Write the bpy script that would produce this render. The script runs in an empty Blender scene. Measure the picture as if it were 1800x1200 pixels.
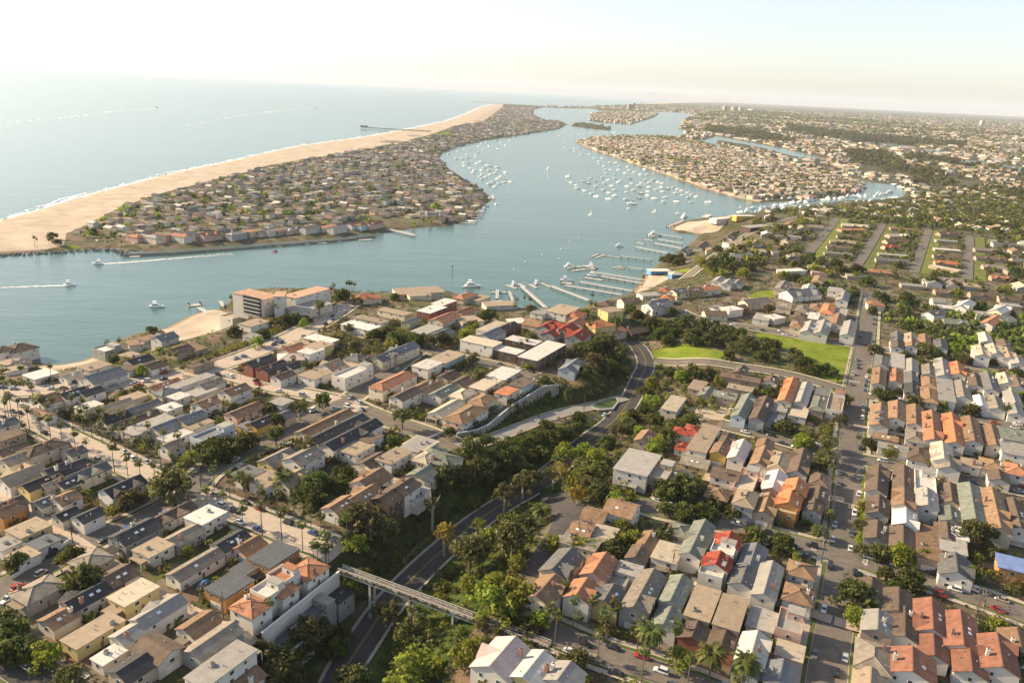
import bpy, math, random
import numpy as np
from mathutils import Matrix, Vector
random.seed(7); rng = np.random.default_rng(11)
scene = bpy.context.scene
COL = scene.collection
PI = math.pi

# ---------------------------------------------------------------- camera
F, H = 1400.0, 185.0                      # focal length in the photograph's pixels, flying height
ROLL = math.atan(85 / 1800); PITCH = math.atan((600 - 156) / F * math.cos(ROLL))
_f = np.array([0, math.cos(PITCH), -math.sin(PITCH)]); _r0 = np.array([1., 0, 0]); _u0 = np.cross(_r0, _f)
_r = _r0 * math.cos(ROLL) + _u0 * math.sin(ROLL); _u = -_r0 * math.sin(ROLL) + _u0 * math.cos(ROLL)
cd = bpy.data.cameras.new('camera'); cam = bpy.data.objects.new('camera', cd); COL.objects.link(cam)
cd.sensor_width = 36.0; cd.lens = 28.0; cd.clip_start = 1.0; cd.clip_end = 200000.0
cam.matrix_world = Matrix(((_r[0], _u[0], -_f[0], 0), (_r[1], _u[1], -_f[1], 0), (_r[2], _u[2], -_f[2], H), (0, 0, 0, 1)))
scene.camera = cam

# ---------------------------------------------------------------- light
SUN_EL, SUN_AZ = math.radians(26), math.radians(-72)      # azimuth from +Y, clockwise
w = bpy.data.worlds.new('World'); scene.world = w; w.use_nodes = True
nt = w.node_tree; bg = nt.nodes['Background']; sky = nt.nodes.new('ShaderNodeTexSky')
sky.sky_type = 'NISHITA'; sky.sun_disc = False; sky.sun_elevation = SUN_EL; sky.sun_rotation = SUN_AZ
sky.air_density = 1.0; sky.dust_density = 1.1; sky.ozone_density = 1.2; sky.altitude = 150
hsv = nt.nodes.new('ShaderNodeHueSaturation'); hsv.inputs['Saturation'].default_value = .6; nt.links.new(sky.outputs[0], hsv.inputs['Color']); nt.links.new(hsv.outputs[0], bg.inputs[0]); bg.inputs[1].default_value = 0.105
sl = bpy.data.lights.new('sun', 'SUN'); sl.energy = 5.0; sl.angle = math.radians(0.5); sl.color = (1.0, 0.78, 0.50)
so = bpy.data.objects.new('sun', sl); COL.objects.link(so)
sd = Vector((math.sin(SUN_AZ) * math.cos(SUN_EL), math.cos(SUN_AZ) * math.cos(SUN_EL), math.sin(SUN_EL)))
so.rotation_euler = sd.to_track_quat('Z', 'Y').to_euler()
scene.view_settings.view_transform = 'Standard'; scene.view_settings.look = 'None'
scene.view_settings.exposure = 1.08; scene.view_settings.gamma = 1.0
cy = scene.cycles
cy.max_bounces = 5; cy.diffuse_bounces = 2; cy.glossy_bounces = 2; cy.transmission_bounces = 3; cy.transparent_max_bounces = 8
cy.volume_bounces = 1; cy.caustics_reflective = False; cy.caustics_refractive = False
cy.use_denoising = True; cy.use_adaptive_sampling = False
try: cy.denoiser = 'OPENIMAGEDENOISE'; cy.denoising_prefilter = 'ACCURATE'; cy.denoising_input_passes = 'RGB_ALBEDO_NORMAL'
except Exception: pass
HAZE_DENSITY = 2.5e-5

# ---------------------------------------------------------------- pixels of the photograph -> points on the ground
def at(x, y, z=0.0):
    d = _f + _r * (x - 900) / F + _u * (600 - y) / F
    return np.array([0, 0, H]) + d * ((z - H) / min(d[2], -0.004))
TILES = dict(A=(0, 880, 3.75), B=(350, 880, 3.75), C=(720, 820, 4.495), D=(800, 930, 4.444), E=(1150, 880, 3.75), F=(1400, 820, 3.158),
             G=(0, 640, 4.495), H=(360, 640, 4.495), I=(720, 580, 4.495), J=(1080, 640, 4.495), K=(1400, 580, 4.495), L=(0, 400, 4.495),
             M=(400, 400, 4.495), N=(800, 400, 4.495), O=(1100, 350, 4.495), P=(1400, 350, 4.495), Q=(450, 100, 4.0), R=(900, 100, 4.0), S=(1350, 100, 4.0), T=(0, 100, 4.0), Z=(0, 0, 1.0))
def tp(t, x, y):
    a, b, s = TILES[t]; return a + float(x) / s, b + float(y) / s
def poly(s, z=0.0):
    return np.array([at(*map(float, p.split(',')), z)[:2] for p in s.split()])
def seg_dist(P, L, closed=False):
    """distance of points P (n,2) to polyline L, index of the nearest segment and parameter on it"""
    P = np.asarray(P, float); A = L if closed else L[:-1]; B = np.roll(L, -1, 0) if closed else L[1:]
    best = np.full(len(P), 1e18); bi = np.zeros(len(P), int); bt = np.zeros(len(P))
    for i, (a, b) in enumerate(zip(A, B)):
        ab = b - a; t = np.clip(((P - a) @ ab) / max(ab @ ab, 1e-9), 0, 1)
        d = ((P - a - t[:, None] * ab) ** 2).sum(1); m = d < best
        best[m] = d[m]; bi[m] = i; bt[m] = t[m]
    return np.sqrt(best), bi, bt
def inside(P, L):
    P = np.asarray(P, float); c = np.zeros(len(P), bool); x, y = P[:, 0], P[:, 1]
    for a, b in zip(L, np.roll(L, -1, 0)):
        m = (a[1] > y) != (b[1] > y)
        xi = a[0] + (y - a[1]) / (b[1] - a[1] if abs(b[1] - a[1]) > 1e-9 else 1e-9) * (b[0] - a[0])
        c ^= m & (x < xi)
    return c
def sdist(P, L):
    d = seg_dist(P, L, True)[0]; return np.where(inside(P, L), d, -d)
def sstep(a, b, x):
    t = np.clip((x - a) / (b - a), 0, 1); return t * t * (3 - 2 * t)

FARP = lambda *p: np.array(p, float)
main_px = ("-300,640 -60,604 0,616 60,634 82,641 110,640 140,635 165,626 178,608 205,598 245,584 288,578 330,556 362,545 388,543 404,528 416,512 "
  "470,506 585,506 605,514 690,517 735,508 785,510 815,520 862,541 905,541 960,543 1018,545 1032,535 1070,526 1106,516 1122,498 1130,483 1158,463 1196,440 "
  "1216,426 1228,413 1190,410 1178,404 1182,396 1215,386 1290,378 1340,372 1400,362 1480,353 1545,351 1586,346 1592,338 1575,326 1530,320 1470,310 1400,297 "
  "1340,280 1290,266 1258,252 1262,246 1330,258 1400,276 1440,283 1470,284 1380,262 1300,247 1240,236 1215,232 1190,226 1200,212 1222,202 1200,198 1165,197 1110,196 1065,197 "
  "1040,191 1000,191 955,189 940,193 938,203 955,211 985,213 998,219 985,226 950,233 900,240 850,247 800,259 778,270 772,278 790,297 820,317 845,333 866,349 "
  "852,362 838,383 805,394 772,399 742,400 716,404 660,412 640,411 590,419 500,426 420,431 300,441 222,443 208,437 165,437 100,442 0,447 -300,450 "
  "-300,456 -900,470 -900,462")
ocean_px = ("-300,466 0,388 60,372 130,350 200,332 300,305 400,285 500,262 560,252 650,240 742,222 790,212 828,197 848,187 884,183 960,187 1020,189 1090,186 1150,181 1250,178 1330,176")
_main = poly(main_px); _oc = poly(ocean_px)
# the mainland and the peninsula are one coast: near shore -> round the harbour -> peninsula, then back along the ocean
NEAR_END = 3
LAND = np.vstack([_main[:-2], _oc, FARP([9000, 60000], [60000, 60000], [60000, -4000], [-1500, -4000], [-1500, 300])])
ISLANDS = [poly("1010,250 1040,243 1080,241 1140,240 1205,243 1250,257 1330,275 1400,292 1470,310 1510,322 1526,332 1500,343 1420,352 1335,357 1300,350 1240,333 1180,312 1120,291 1060,270 1028,259"),
           poly("1034,212 1038,200 1060,196 1120,196 1160,200 1150,207 1110,219 1080,217 1045,215"),
           poly("1003,222 1010,216 1040,217 1075,225 1073,230 1040,227"),
           poly("1196,240 1205,230 1225,229 1262,238 1240,246 1215,246")]
BEACH = [poly('80,645 120,640 165,626 178,640 150,655 95,660 60,655'), poly('285,582 330,556 372,545 404,556 408,580 394,612 360,625 325,622 303,604')]
BAYS = [poly("1660,281 1720,292 1810,304 1810,296 1730,286 1690,280"), poly("1500,250 1560,252 1700,272 1700,277 1600,262 1520,254")]

# canyon road and the ramp to the plateau: pixel and height
bay_px = [(560, 1330, 8), (590, 1200, 9), (643, 1120, 10), (683, 1061, 10.5), (750, 992, 11), (820, 931, 11.5), (875, 891, 12), (942, 855, 12.5), (965, 835, 13),
          (1031, 775, 14.5), (1078, 744, 15), (1109, 704, 16), (1124, 667, 17), (1139, 640, 17.5), (1124, 611, 17), (1109, 600, 16)]
BAY = np.array([at(x, y, z) for x, y, z in bay_px])
ramp_px = [(806, 786, 24), (850, 778, 23), (890, 762, 21.5), (950, 738, 19), (1000, 722, 17.2), (1040, 715, 16.2), (1100, 700, 16.2)]
RAMP = np.array([at(x, y, z) for x, y, z in ramp_px])
wall_px = [(803, 764), (838, 758), (858, 749), (898, 716), (955, 681), (982, 679), (1016, 702)]
WALL = np.array([at(x, y, 24.6)[:2] for x, y in wall_px])
WEDGE = np.vstack([WALL, RAMP[::-1, :2]])

def hgt(P):
    P = np.atleast_2d(np.asarray(P, float))[:, :2]
    s = sdist(P, LAND)
    for b in BAYS: s = np.minimum(s, -sdist(P, b))
    x, y = P[:, 0], P[:, 1]
    near = sstep(1500, 1150, y)
    pen = np.where((y > 760) & (x < 40 + (y - 760) * 0.02), 1.0, 0.0)       # peninsula side stays low
    up = near * (1 - pen)
    for L in BEACH: up = up * (1 - .85 * sstep(-22, 2, sdist(P, L)))
    far_rise = sstep(1500, 6000, y) * sstep(200, 2500, x) * 14
    h = np.clip(s * 0.22, -6, 2.6) + up * 21.2 * sstep(14, 95, s) + far_rise * sstep(60, 500, s)
    for L in ISLANDS:
        h = np.maximum(h, np.clip(sdist(P, L) * 0.22, -6, 2.6))
    m = y < 720
    if m.any():
        Q = P[m]; hq = h[m]
        for PL, lo, bl, br in ((BAY, 6.5, 30, 42), (RAMP, 4.6, 13, 13)):
            d, i, t = seg_dist(Q, PL[:, :2]); z = PL[i, 2] + (PL[np.minimum(i + 1, len(PL) - 1), 2] - PL[i, 2]) * t
            ab = PL[np.minimum(i + 1, len(PL) - 1), :2] - PL[i, :2]; ap = Q - PL[i, :2]
            left = ab[:, 0] * ap[:, 1] - ab[:, 1] * ap[:, 0] > 0
            k = sstep(lo, np.where(left, bl, br), d)
            hq = np.where(z < hq, z + (hq - z) * k, hq)
        ins = inside(Q, WEDGE)
        if ins.any():
            d, i, t = seg_dist(Q, RAMP[:, :2]); z = RAMP[i, 2] + (RAMP[np.minimum(i + 1, len(RAMP) - 1), 2] - RAMP[i, 2]) * t
            hq = np.where(ins, z + np.clip(18.2 - z, 0, 9) * sstep(4.6, 13, d) * 0.8, hq)
        h = h.copy(); h[m] = hq
    return h
def gz(x, y): return float(hgt([[x, y]])[0])
def ground(px, py, dz=0.0):
    z = 20.0
    for k in range(14):
        p = at(px, py, z + dz); zn = max(gz(p[0], p[1]), 0.0); z += (zn - z) * (0.8 if k < 8 else 0.5)
    p = at(px, py, z + dz); return np.array([p[0], p[1], gz(p[0], p[1])])

# ---------------------------------------------------------------- materials
MATS = {}
def nodes(name):
    m = bpy.data.materials.new(name); m.use_nodes = True; MATS[name] = m
    t = m.node_tree; return m, t, t.nodes['Principled BSDF'], t.links
def lin(c): return tuple(((v / 12.92) if v <= .04045 else ((v + .055) / 1.055) ** 2.4) for v in c)
def texco(t, kind='Object', scale=1.0):
    c = t.nodes.new('ShaderNodeTexCoord'); mp = t.nodes.new('ShaderNodeMapping'); mp.inputs['Scale'].default_value = (scale,) * 3 if not isinstance(scale, tuple) else scale
    t.links.new(c.outputs[kind], mp.inputs[0]); return mp.outputs[0]
def noise(t, vec, scale, detail=4, rough=.6):
    n = t.nodes.new('ShaderNodeTexNoise'); n.inputs['Scale'].default_value = scale; n.inputs['Detail'].default_value = detail; n.inputs['Roughness'].default_value = rough
    if vec is not None: t.links.new(vec, n.inputs['Vector'])
    return n.outputs['Fac']
def ramp(t, fac, stops):
    r = t.nodes.new('ShaderNodeValToRGB'); e = r.color_ramp.elements
    while len(e) < len(stops): e.new(0.5)
    for k, (p, c) in zip(e, stops): k.position = p; k.color = (*c, 1)
    t.links.new(fac, r.inputs[0]); return r.outputs[0]
def mix(t, fac, a, b, mode='MIX'):
    n = t.nodes.new('ShaderNodeMix'); n.data_type = 'RGBA'; n.blend_type = mode
    for k, v in ((0, fac), (6, a), (7, b)):
        if hasattr(v, 'is_linked'): t.links.new(v, n.inputs[k])
        elif k == 0: n.inputs[0].default_value = v
        else: n.inputs[k].default_value = (*v, 1)
    return n.outputs[2]
def math_(t, op, a, b=None):
    n = t.nodes.new('ShaderNodeMath'); n.operation = op
    for k, v in ((0, a), (1, b)):
        if v is None: continue
        if hasattr(v, 'is_linked'): t.links.new(v, n.inputs[k])
        else: n.inputs[k].default_value = v
    return n.outputs[0]
def mat_worn(name, col, rough=.8, var=.35, scale=.6, spec=.3, rows=0.0, metal=0.0):
    """painted or weathered surface: blotches, fine grain, per-object shift, optional courses"""
    m, t, b, l = nodes(name)
    v = texco(t, 'Object'); n1 = noise(t, v, scale, 5); n2 = noise(t, v, scale * 9, 3)
    k = math_(t, 'ADD', math_(t, 'MULTIPLY', n1, .65), math_(t, 'MULTIPLY', n2, .35))
    lo = tuple(c * (1 - var) for c in col); hi = tuple(min(c * (1 + var), .9) for c in col)
    c = ramp(t, k, [(.3, lo), (.7, hi)])
    if rows:
        wv = t.nodes.new('ShaderNodeTexWave'); wv.wave_type = 'BANDS'; wv.bands_direction = 'Z'; wv.inputs['Scale'].default_value = rows; wv.inputs['Distortion'].default_value = .6; wv.inputs['Detail'].default_value = 1
        l.new(v, wv.inputs['Vector']); c = mix(t, math_(t, 'MULTIPLY', wv.outputs['Fac'], .22), c, tuple(x * .45 for x in col))
    oi = t.nodes.new('ShaderNodeObjectInfo'); hs = t.nodes.new('ShaderNodeHueSaturation')
    l.new(math_(t, 'ADD', math_(t, 'MULTIPLY', oi.outputs['Random'], .34), .83), hs.inputs['Value']); l.new(c, hs.inputs['Color'])
    l.new(hs.outputs[0], b.inputs['Base Color']); b.inputs['Roughness'].default_value = rough; b.inputs['Specular IOR Level'].default_value = spec; b.inputs['Metallic'].default_value = metal
    return m
ROOF = dict(bk=((.046, .046, .048), 'charcoal'), gy=((.125, .122, .118), 'grey'), lg=((.27, .255, .23), 'pale grey'), wh=((.50, .475, .43), 'white'), tn=((.30, .235, .165), 'tan'),
            bn=((.235, .148, .088), 'brown'), db=((.125, .09, .066), 'dark brown'), tp=((.21, .18, .145), 'taupe'), tc=((.34, .16, .09), 'terracotta'), rd=((.30, .06, .035), 'red'),
            sg=((.155, .165, .135), 'sage'), cr=((.42, .36, .27), 'cream'), bl=((.135, .143, .152), 'slate blue'), pk=((.58, .46, .42), 'pale pink'), sv=((.10, .105, .115), 'grey panelled'))
ROOF['or'] = ((.42, .165, .075), 'orange tile')
ROOF['pb'] = ((.42, .26, .17), 'pinkish brown')
ROOF['rb'] = ((.22, .10, .065), 'russet')  # russet takes up some red lens flare; the roofs' own colour is unknown
ROOF['tb'] = ((.14, .20, .38), 'blue tarpaulin')
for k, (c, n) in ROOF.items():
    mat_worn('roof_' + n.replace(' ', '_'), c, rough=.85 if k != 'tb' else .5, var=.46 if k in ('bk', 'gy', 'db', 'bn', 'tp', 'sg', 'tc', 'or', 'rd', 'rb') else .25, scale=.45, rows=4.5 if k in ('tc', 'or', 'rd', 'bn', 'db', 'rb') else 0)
WALLC = dict(w=((.60, .565, .51), 'white'), c=((.58, .50, .38), 'cream'), y=((.56, .44, .20), 'buff yellow'), t=((.36, .29, .22), 'tan'), g=((.30, .30, .29), 'grey'), d=((.10, .07, .055), 'dark brown'),
             b=((.44, .50, .54), 'pale blue'), o=((.42, .22, .08), 'bare timber'), p=((.56, .38, .31), 'pink'), Y=((.58, .38, .09), 'bright yellow'), k=((.22, .09, .065), 'brick'), B=((.10, .23, .38), 'blue'), s=((.30, .33, .25), 'sage'))
for k, (c, n) in WALLC.items(): mat_worn('wall_' + n.replace(' ', '_'), c, rough=.9, var=.10, scale=.35)
rmat = lambda k: MATS['roof_' + ROOF[k][1].replace(' ', '_')]
wmat = lambda k: MATS['wall_' + WALLC[k][1].replace(' ', '_')]
def mat_flat(name, col, rough=.6, metal=0., spec=.4):
    m, t, b, l = nodes(name); b.inputs['Base Color'].default_value = (*col, 1); b.inputs['Roughness'].default_value = rough; b.inputs['Metallic'].default_value = metal; b.inputs['Specular IOR Level'].default_value = spec
    n = noise(t, texco(t), 3.0, 3); l.new(mix(t, n, tuple(c * .85 for c in col), tuple(min(1, c * 1.12) for c in col)), b.inputs['Base Color']); return m
mat_flat('glass', (.03, .04, .05), .08, 0, .9); mat_flat('white_trim', (.72, .71, .68), .5); mat_flat('dark_metal', (.05, .05, .055), .5); mat_flat('steel', (.45, .46, .48), .4, .6)
mat_flat('timber', (.20, .14, .09), .85); mat_flat('pole_wood', (.09, .065, .05), .9); mat_flat('dock_grey', (.46, .44, .40), .8); mat_flat('piling', (.11, .09, .075), .9)
mat_flat('chimney_brick', (.28, .16, .12), .9); mat_flat('tyre', (.015, .015, .016), .9); mat_flat('foam', (.82, .83, .82), .9); mat_flat('gelcoat', (.88, .87, .85), .25); mat_flat('hull_blue', (.03, .06, .14), .25)
mat_flat('sail_cover', (.05, .16, .42), .7); mat_flat('cover_green', (.04, .16, .13), .7); mat_flat('sail', (.85, .84, .80), .8); mat_flat('yellow_paint', (.36, .26, .07), .8); mat_flat('white_paint', (.72, .72, .70), .8)
mat_flat('bark', (.12, .09, .065), .95); mat_flat('pale_bark', (.38, .32, .26), .9); mat_flat('palm_bark', (.15, .115, .085), .95); mat_flat('buoy_white', (.8, .8, .78), .5); mat_flat('buoy_red', (.5, .05, .03), .5)
mat_flat('flag_red', (.5, .03, .04), .8); mat_flat('flag_white', (.8, .8, .8), .8); mat_flat('flag_blue', (.03, .05, .22), .8); mat_flat('wire', (.30, .30, .31), .5); mat_flat('skylight', (.62, .66, .70), .2); mat_flat('rock', (.20, .18, .155), .95)
mat_flat('solar', (.03, .035, .07), .15); mat_flat('pool', (.05, .32, .42), .1); mat_flat('pane_dark', (.05, .055, .06), .15); mat_flat('skin', (.45, .27, .19), .7); mat_flat('cloth', (.15, .17, .25), .9)
CARC = dict(w=((.74, .74, .73), 'white'), s=((.42, .44, .46), 'silver'), k=((.02, .02, .023), 'black'), g=((.13, .14, .15), 'dark grey'), r=((.42, .025, .02), 'red'), b=((.05, .10, .24), 'blue'), t=((.36, .30, .22), 'gold'))
for k, (c, n) in CARC.items(): mat_flat('car_' + n.replace(' ', '_'), c, .28, .2, .6)

def mat_leaf(name, c0, c1, trans=.48):
    m, t, b, l = nodes(name); a = t.nodes.new('ShaderNodeAttribute'); a.attribute_name = 'tint'; oi = t.nodes.new('ShaderNodeObjectInfo')
    c = mix(t, a.outputs['Fac'], c0, c1); hs = t.nodes.new('ShaderNodeHueSaturation')
    l.new(math_(t, 'ADD', math_(t, 'MULTIPLY', oi.outputs['Random'], .06), .47), hs.inputs['Hue']); l.new(math_(t, 'ADD', math_(t, 'MULTIPLY', oi.outputs['Random'], .5), .75), hs.inputs['Value']); l.new(c, hs.inputs['Color'])
    l.new(hs.outputs[0], b.inputs['Base Color']); b.inputs['Roughness'].default_value = .6; b.inputs['Specular IOR Level'].default_value = .25
    tr = t.nodes.new('ShaderNodeBsdfTranslucent'); l.new(hs.outputs[0], tr.inputs[0]); mx = t.nodes.new('ShaderNodeMixShader'); mx.inputs[0].default_value = trans
    l.new(b.outputs[0], mx.inputs[1]); l.new(tr.outputs[0], mx.inputs[2]); l.new(mx.outputs[0], t.nodes['Material Output'].inputs[0]); return m
mat_leaf('leaf_dark', (.042, .056, .012), (.135, .15, .03)); mat_leaf('leaf_olive', (.075, .078, .025), (.19, .175, .055)); mat_leaf('leaf_bright', (.12, .15, .015), (.30, .32, .04))
mat_leaf('leaf_gold', (.14, .12, .02), (.42, .32, .04)); mat_leaf('leaf_palm', (.06, .085, .02), (.19, .205, .05)); mat_leaf('leaf_dry', (.12, .085, .05), (.24, .18, .11), .1); mat_leaf('twig_grey', (.16, .125, .10), (.28, .23, .19), .05)

# ---------------------------------------------------------------- mesh helpers
class MB:
    def __init__(s): s.v = []; s.f = []; s.m = []; s.mats = []
    def mi(s, m):
        if m not in s.mats: s.mats.append(m)
        return s.mats.index(m)
    def add(s, vs, fs, m):
        n = len(s.v); s.v += [tuple(map(float, p)) for p in vs]; k = s.mi(m)
        for f in fs: s.f.append(tuple(n + i for i in f)); s.m.append(k)
    def box(s, x0, x1, y0, y1, z0, z1, m, top=None):
        v = [(x0, y0, z0), (x1, y0, z0), (x1, y1, z0), (x0, y1, z0), (x0, y0, z1), (x1, y0, z1), (x1, y1, z1), (x0, y1, z1)]
        s.add(v, [(0, 3, 2, 1), (0, 1, 5, 4), (1, 2, 6, 5), (2, 3, 7, 6), (3, 0, 4, 7)], m); s.add(v[4:], [(0, 1, 2, 3)], top or m)
    def tube(s, pts, rad, m, n=6, cap=True):
        pts = [np.array(p, float) for p in pts]; rad = rad if hasattr(rad, '__len__') else [rad] * len(pts); rings = []
        for i, p in enumerate(pts):
            d = pts[min(i + 1, len(pts) - 1)] - pts[max(i - 1, 0)]; d /= max(np.linalg.norm(d), 1e-9)
            a = np.cross(d, (0, 0, 1) if abs(d[2]) < .9 else (1, 0, 0)); a /= np.linalg.norm(a); b = np.cross(d, a)
            rings.append([p + rad[i] * (a * math.cos(2 * PI * k / n) + b * math.sin(2 * PI * k / n)) for k in range(n)])
        fs = [(i * n + k, i * n + (k + 1) % n, (i + 1) * n + (k + 1) % n, (i + 1) * n + k) for i in range(len(pts) - 1) for k in range(n)]
        if cap: fs += [tuple(range(n))[::-1], tuple((len(pts) - 1) * n + k for k in range(n))]
        s.add([q for r in rings for q in r], fs, m)
    def data(s, name):
        me = bpy.data.meshes.new(name); me.from_pydata(s.v, [], s.f)
        for m in s.mats: me.materials.append(m)
        me.polygons.foreach_set('material_index', s.m); me.update(); return me
    def build(s, name, parent=None): return link(name, s.data(name), parent)
def link(name, data, parent=None, loc=None, rz=None, scale=None):
    o = bpy.data.objects.new(name, data); COL.objects.link(o)
    if parent is not None: o.parent = parent
    if loc is not None: o.location = loc
    if rz is not None: o.rotation_euler = (0, 0, rz)
    if scale is not None: o.scale = scale
    return o
def quads_mesh(name, V, mat, tint=None, n=4):
    """mesh of loose n-gons from a (k,n,3) array, with a per-face leaf tint"""
    V = np.asarray(V, np.float32); k = len(V); me = bpy.data.meshes.new(name)
    me.vertices.add(k * n); me.vertices.foreach_set('co', V.reshape(-1)); me.loops.add(k * n); me.loops.foreach_set('vertex_index', np.arange(k * n, dtype=np.int32))
    me.polygons.add(k); me.polygons.foreach_set('loop_start', np.arange(0, k * n, n, dtype=np.int32))
    for m in (mat if isinstance(mat, list) else [mat]): me.materials.append(m)
    if tint is not None:
        a = me.attributes.new('tint', 'FLOAT', 'FACE'); a.data.foreach_set('value', np.asarray(tint, np.float32))
    me.update(); me.validate(); return me
def tagged(o, label=None, cat=None, group=None, kind=None):
    for k, v in (('label', label), ('category', cat), ('group', group), ('kind', kind)):
        if v: o[k] = v
    return o
def empty(name, loc, rz=0.0):
    o = bpy.data.objects.new(name, None); COL.objects.link(o); o.location = loc; o.rotation_euler = (0, 0, rz); o.empty_display_size = .5; return o
ORD = ['nearest', 'second nearest', 'third nearest', 'fourth nearest', 'fifth nearest', 'sixth nearest', 'seventh nearest', 'eighth nearest', 'ninth nearest', 'tenth nearest']
_t = 'eleventh twelfth thirteenth fourteenth fifteenth sixteenth seventeenth eighteenth nineteenth twentieth'.split()
ORD += [x + ' nearest' for x in _t] + ['twenty-%s nearest' % x for x in 'first second third fourth fifth sixth seventh eighth ninth'.split()] + ['thirtieth nearest'] + ['thirty-%s nearest' % x for x in 'first second third fourth fifth sixth seventh eighth ninth'.split()] + ['fortieth nearest'] + ['forty-%s nearest' % x for x in 'first second third fourth fifth sixth seventh eighth ninth'.split()]
MARKS = []            # (name, x, y) places one can find in the picture
def mark(name, px, py): p = ground(px, py); MARKS.append((name, p[0], p[1]))
PENDING = []          # (object, look, x, y)
def later(o, look, x, y): PENDING.append((o, look, x, y))
def write_labels():
    cls = {}
    for o, look, x, y in PENDING:
        d = [(math.hypot(x - a, y - b), n) for n, a, b in MARKS]; dm, n = min(d); cls.setdefault((look, n), []).append((dm, o))
    for (look, n), v in cls.items():
        v.sort(key=lambda q: q[0])
        for i, (_, o) in enumerate(v): o['label'] = '%s, %s' % (look, 'near ' + n) if len(v) == 1 else '%s, %s %s' % (look, ORD[min(i, len(ORD) - 1)], n)
for a in (('the footbridge', 780, 1065), ('the pale retaining wall', 930, 722), ('the park lawn', 1440, 620), ('the flagpole', 487, 520), ('the traffic island', 1070, 712), ('the vacant sandy lot', 1230, 725),
          ('the blue tarpaulin roof', 1775, 985), ('the timber solar house', 420, 1010), ('the wide spreading tree', 300, 880), ('the small sand cove', 350, 575), ('the blue walled boathouse', 1165, 475), ('the rock jetty', 100, 440),
          ('the red roofed flats', 985, 590), ('the orange hipped twin roofs', 1480, 975), ('the bright yellow house', 1265, 790), ('the black roofed twin houses', 590, 765), ('the harbour sand spit', 1235, 398),
          ('the dead-end car park', 985, 930), ('the solar roofed brown house', 1545, 730), ('the street of green banks', 1520, 450), ('the brick gabled house', 450, 650), ('the waterside point house', 30, 615)): mark(*a)

# ---------------------------------------------------------------- ground, sea, sand
SANDS = [poly("-300,466 0,388 60,372 130,350 200,332 300,305 400,285 500,262 560,252 650,240 742,222 790,212 828,197 848,187 884,181 884,188 868,200 850,214 800,222 760,237 700,253 600,272 475,292 437,304 387,316 337,329 292,340 260,351 215,366 180,384 150,400 118,414 112,436 60,444 0,447 -300,452"),
         poly("80,645 120,640 165,626 178,640 150,655 95,660 60,655"), BEACH[1], poly("1178,404 1228,413 1262,412 1292,402 1260,392 1210,392"),
         poly("1118,512 1128,485 1150,488 1175,492 1172,500 1140,512 1110,520"), poly("1008,251 1030,262 1125,294 1245,336 1330,360 1340,354 1250,328 1130,287 1040,255"), poly("1085,187 1260,180 1260,175 1140,179"), poly("1209,716 1240,709 1270,710 1290,722 1268,738 1228,736", 24)]
LAWNS_HI = [poly("1352,580 1418,592 1503,612 1500,672 1470,676 1440,668 1432,648 1400,628 1352,606 1322,596", 22), poly("1137,607 1190,604 1245,618 1282,628 1278,638 1240,640 1190,636 1160,634", 21),
            poly("750,236 790,232 795,238 760,242", 3), poly("100,436 128,430 160,434 210,432 222,437 165,438", 3),
            poly("1440,452 1430,446 1462,405 1480,392 1484,400 1460,430", 24), poly("1518,462 1530,440 1552,402 1566,396 1562,410 1540,446", 24), poly("1618,482 1624,440 1628,412 1641,408 1640,440 1632,486", 24), poly("955,862 1000,850 1040,850 1050,870 1010,880 975,872", 16),
            poly("1330,520 1360,516 1366,524 1340,540 1310,530", 20), poly("1146,475 1212,481 1210,490 1160,480", 3)]
nr = 760; rr = 70 * (42000 / 70.) ** (np.arange(nr) / (nr - 1)); az = np.radians(np.linspace(-78, 78, 640))
GX = (rr[:, None] * np.sin(az)[None]).ravel(); GY = (rr[:, None] * np.cos(az)[None]).ravel(); GP = np.stack([GX, GY], 1)
GZ = hgt(GP)
sand_s = np.max([sdist(GP, s) for s in SANDS], axis=0); wild_s = np.maximum(sdist(GP, WEDGE), sdist(GP, np.vstack([poly('560,1330 590,1200 650,1100 700,1040 640,1010 700,975 770,915 830,800 870,790 960,760 1010,745 1050,735', 16), poly('1075,760 1020,815 985,870 955,900 920,960 905,1040 860,1110 790,1200 700,1300', 14)]))); lawn_s = np.max([sdist(GP, s) for s in LAWNS_HI], axis=0)
sdl = sdist(GP, LAND)
GZ = GZ + (np.sin(GX * .021 + 1) * np.sin(GY * .017) * .6) * sstep(60, 160, sdl) * sstep(1500, 2500, GY) * 4
me = bpy.data.meshes.new('terrain'); nc = len(az); me.vertices.add(len(GP)); me.vertices.foreach_set('co', np.stack([GX, GY, GZ], 1).astype(np.float32).ravel())
ii, jj = np.meshgrid(np.arange(nr - 1), np.arange(nc - 1), indexing='ij'); a = (ii * nc + jj).ravel(); fq = np.stack([a, a + 1, a + nc + 1, a + nc], 1)[:, ::-1]
keep = (GZ[fq] > -5.5).any(1); fq = fq[keep].astype(np.int32)
me.loops.add(fq.size); me.loops.foreach_set('vertex_index', fq.ravel()); me.polygons.add(len(fq)); me.polygons.foreach_set('loop_start', np.arange(0, fq.size, 4, dtype=np.int32)); me.polygons.foreach_set('use_smooth', np.ones(len(fq), bool))
for n_, val in (('sand', np.clip(sand_s, -50, 50)), ('lawn', np.clip(lawn_s, -50, 50)), ('wild', np.clip(wild_s, -50, 50))):
    at_ = me.attributes.new(n_, 'FLOAT', 'POINT'); at_.data.foreach_set('value', val.astype(np.float32))
me.update(); me.validate()
m, t, b, l = nodes('terrain'); v = texco(t, 'Object')
vor = t.nodes.new('ShaderNodeTexVoronoi'); vor.inputs['Scale'].default_value = .13; vor.distance = 'MANHATTAN'; l.new(v, vor.inputs['Vector'])
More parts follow.
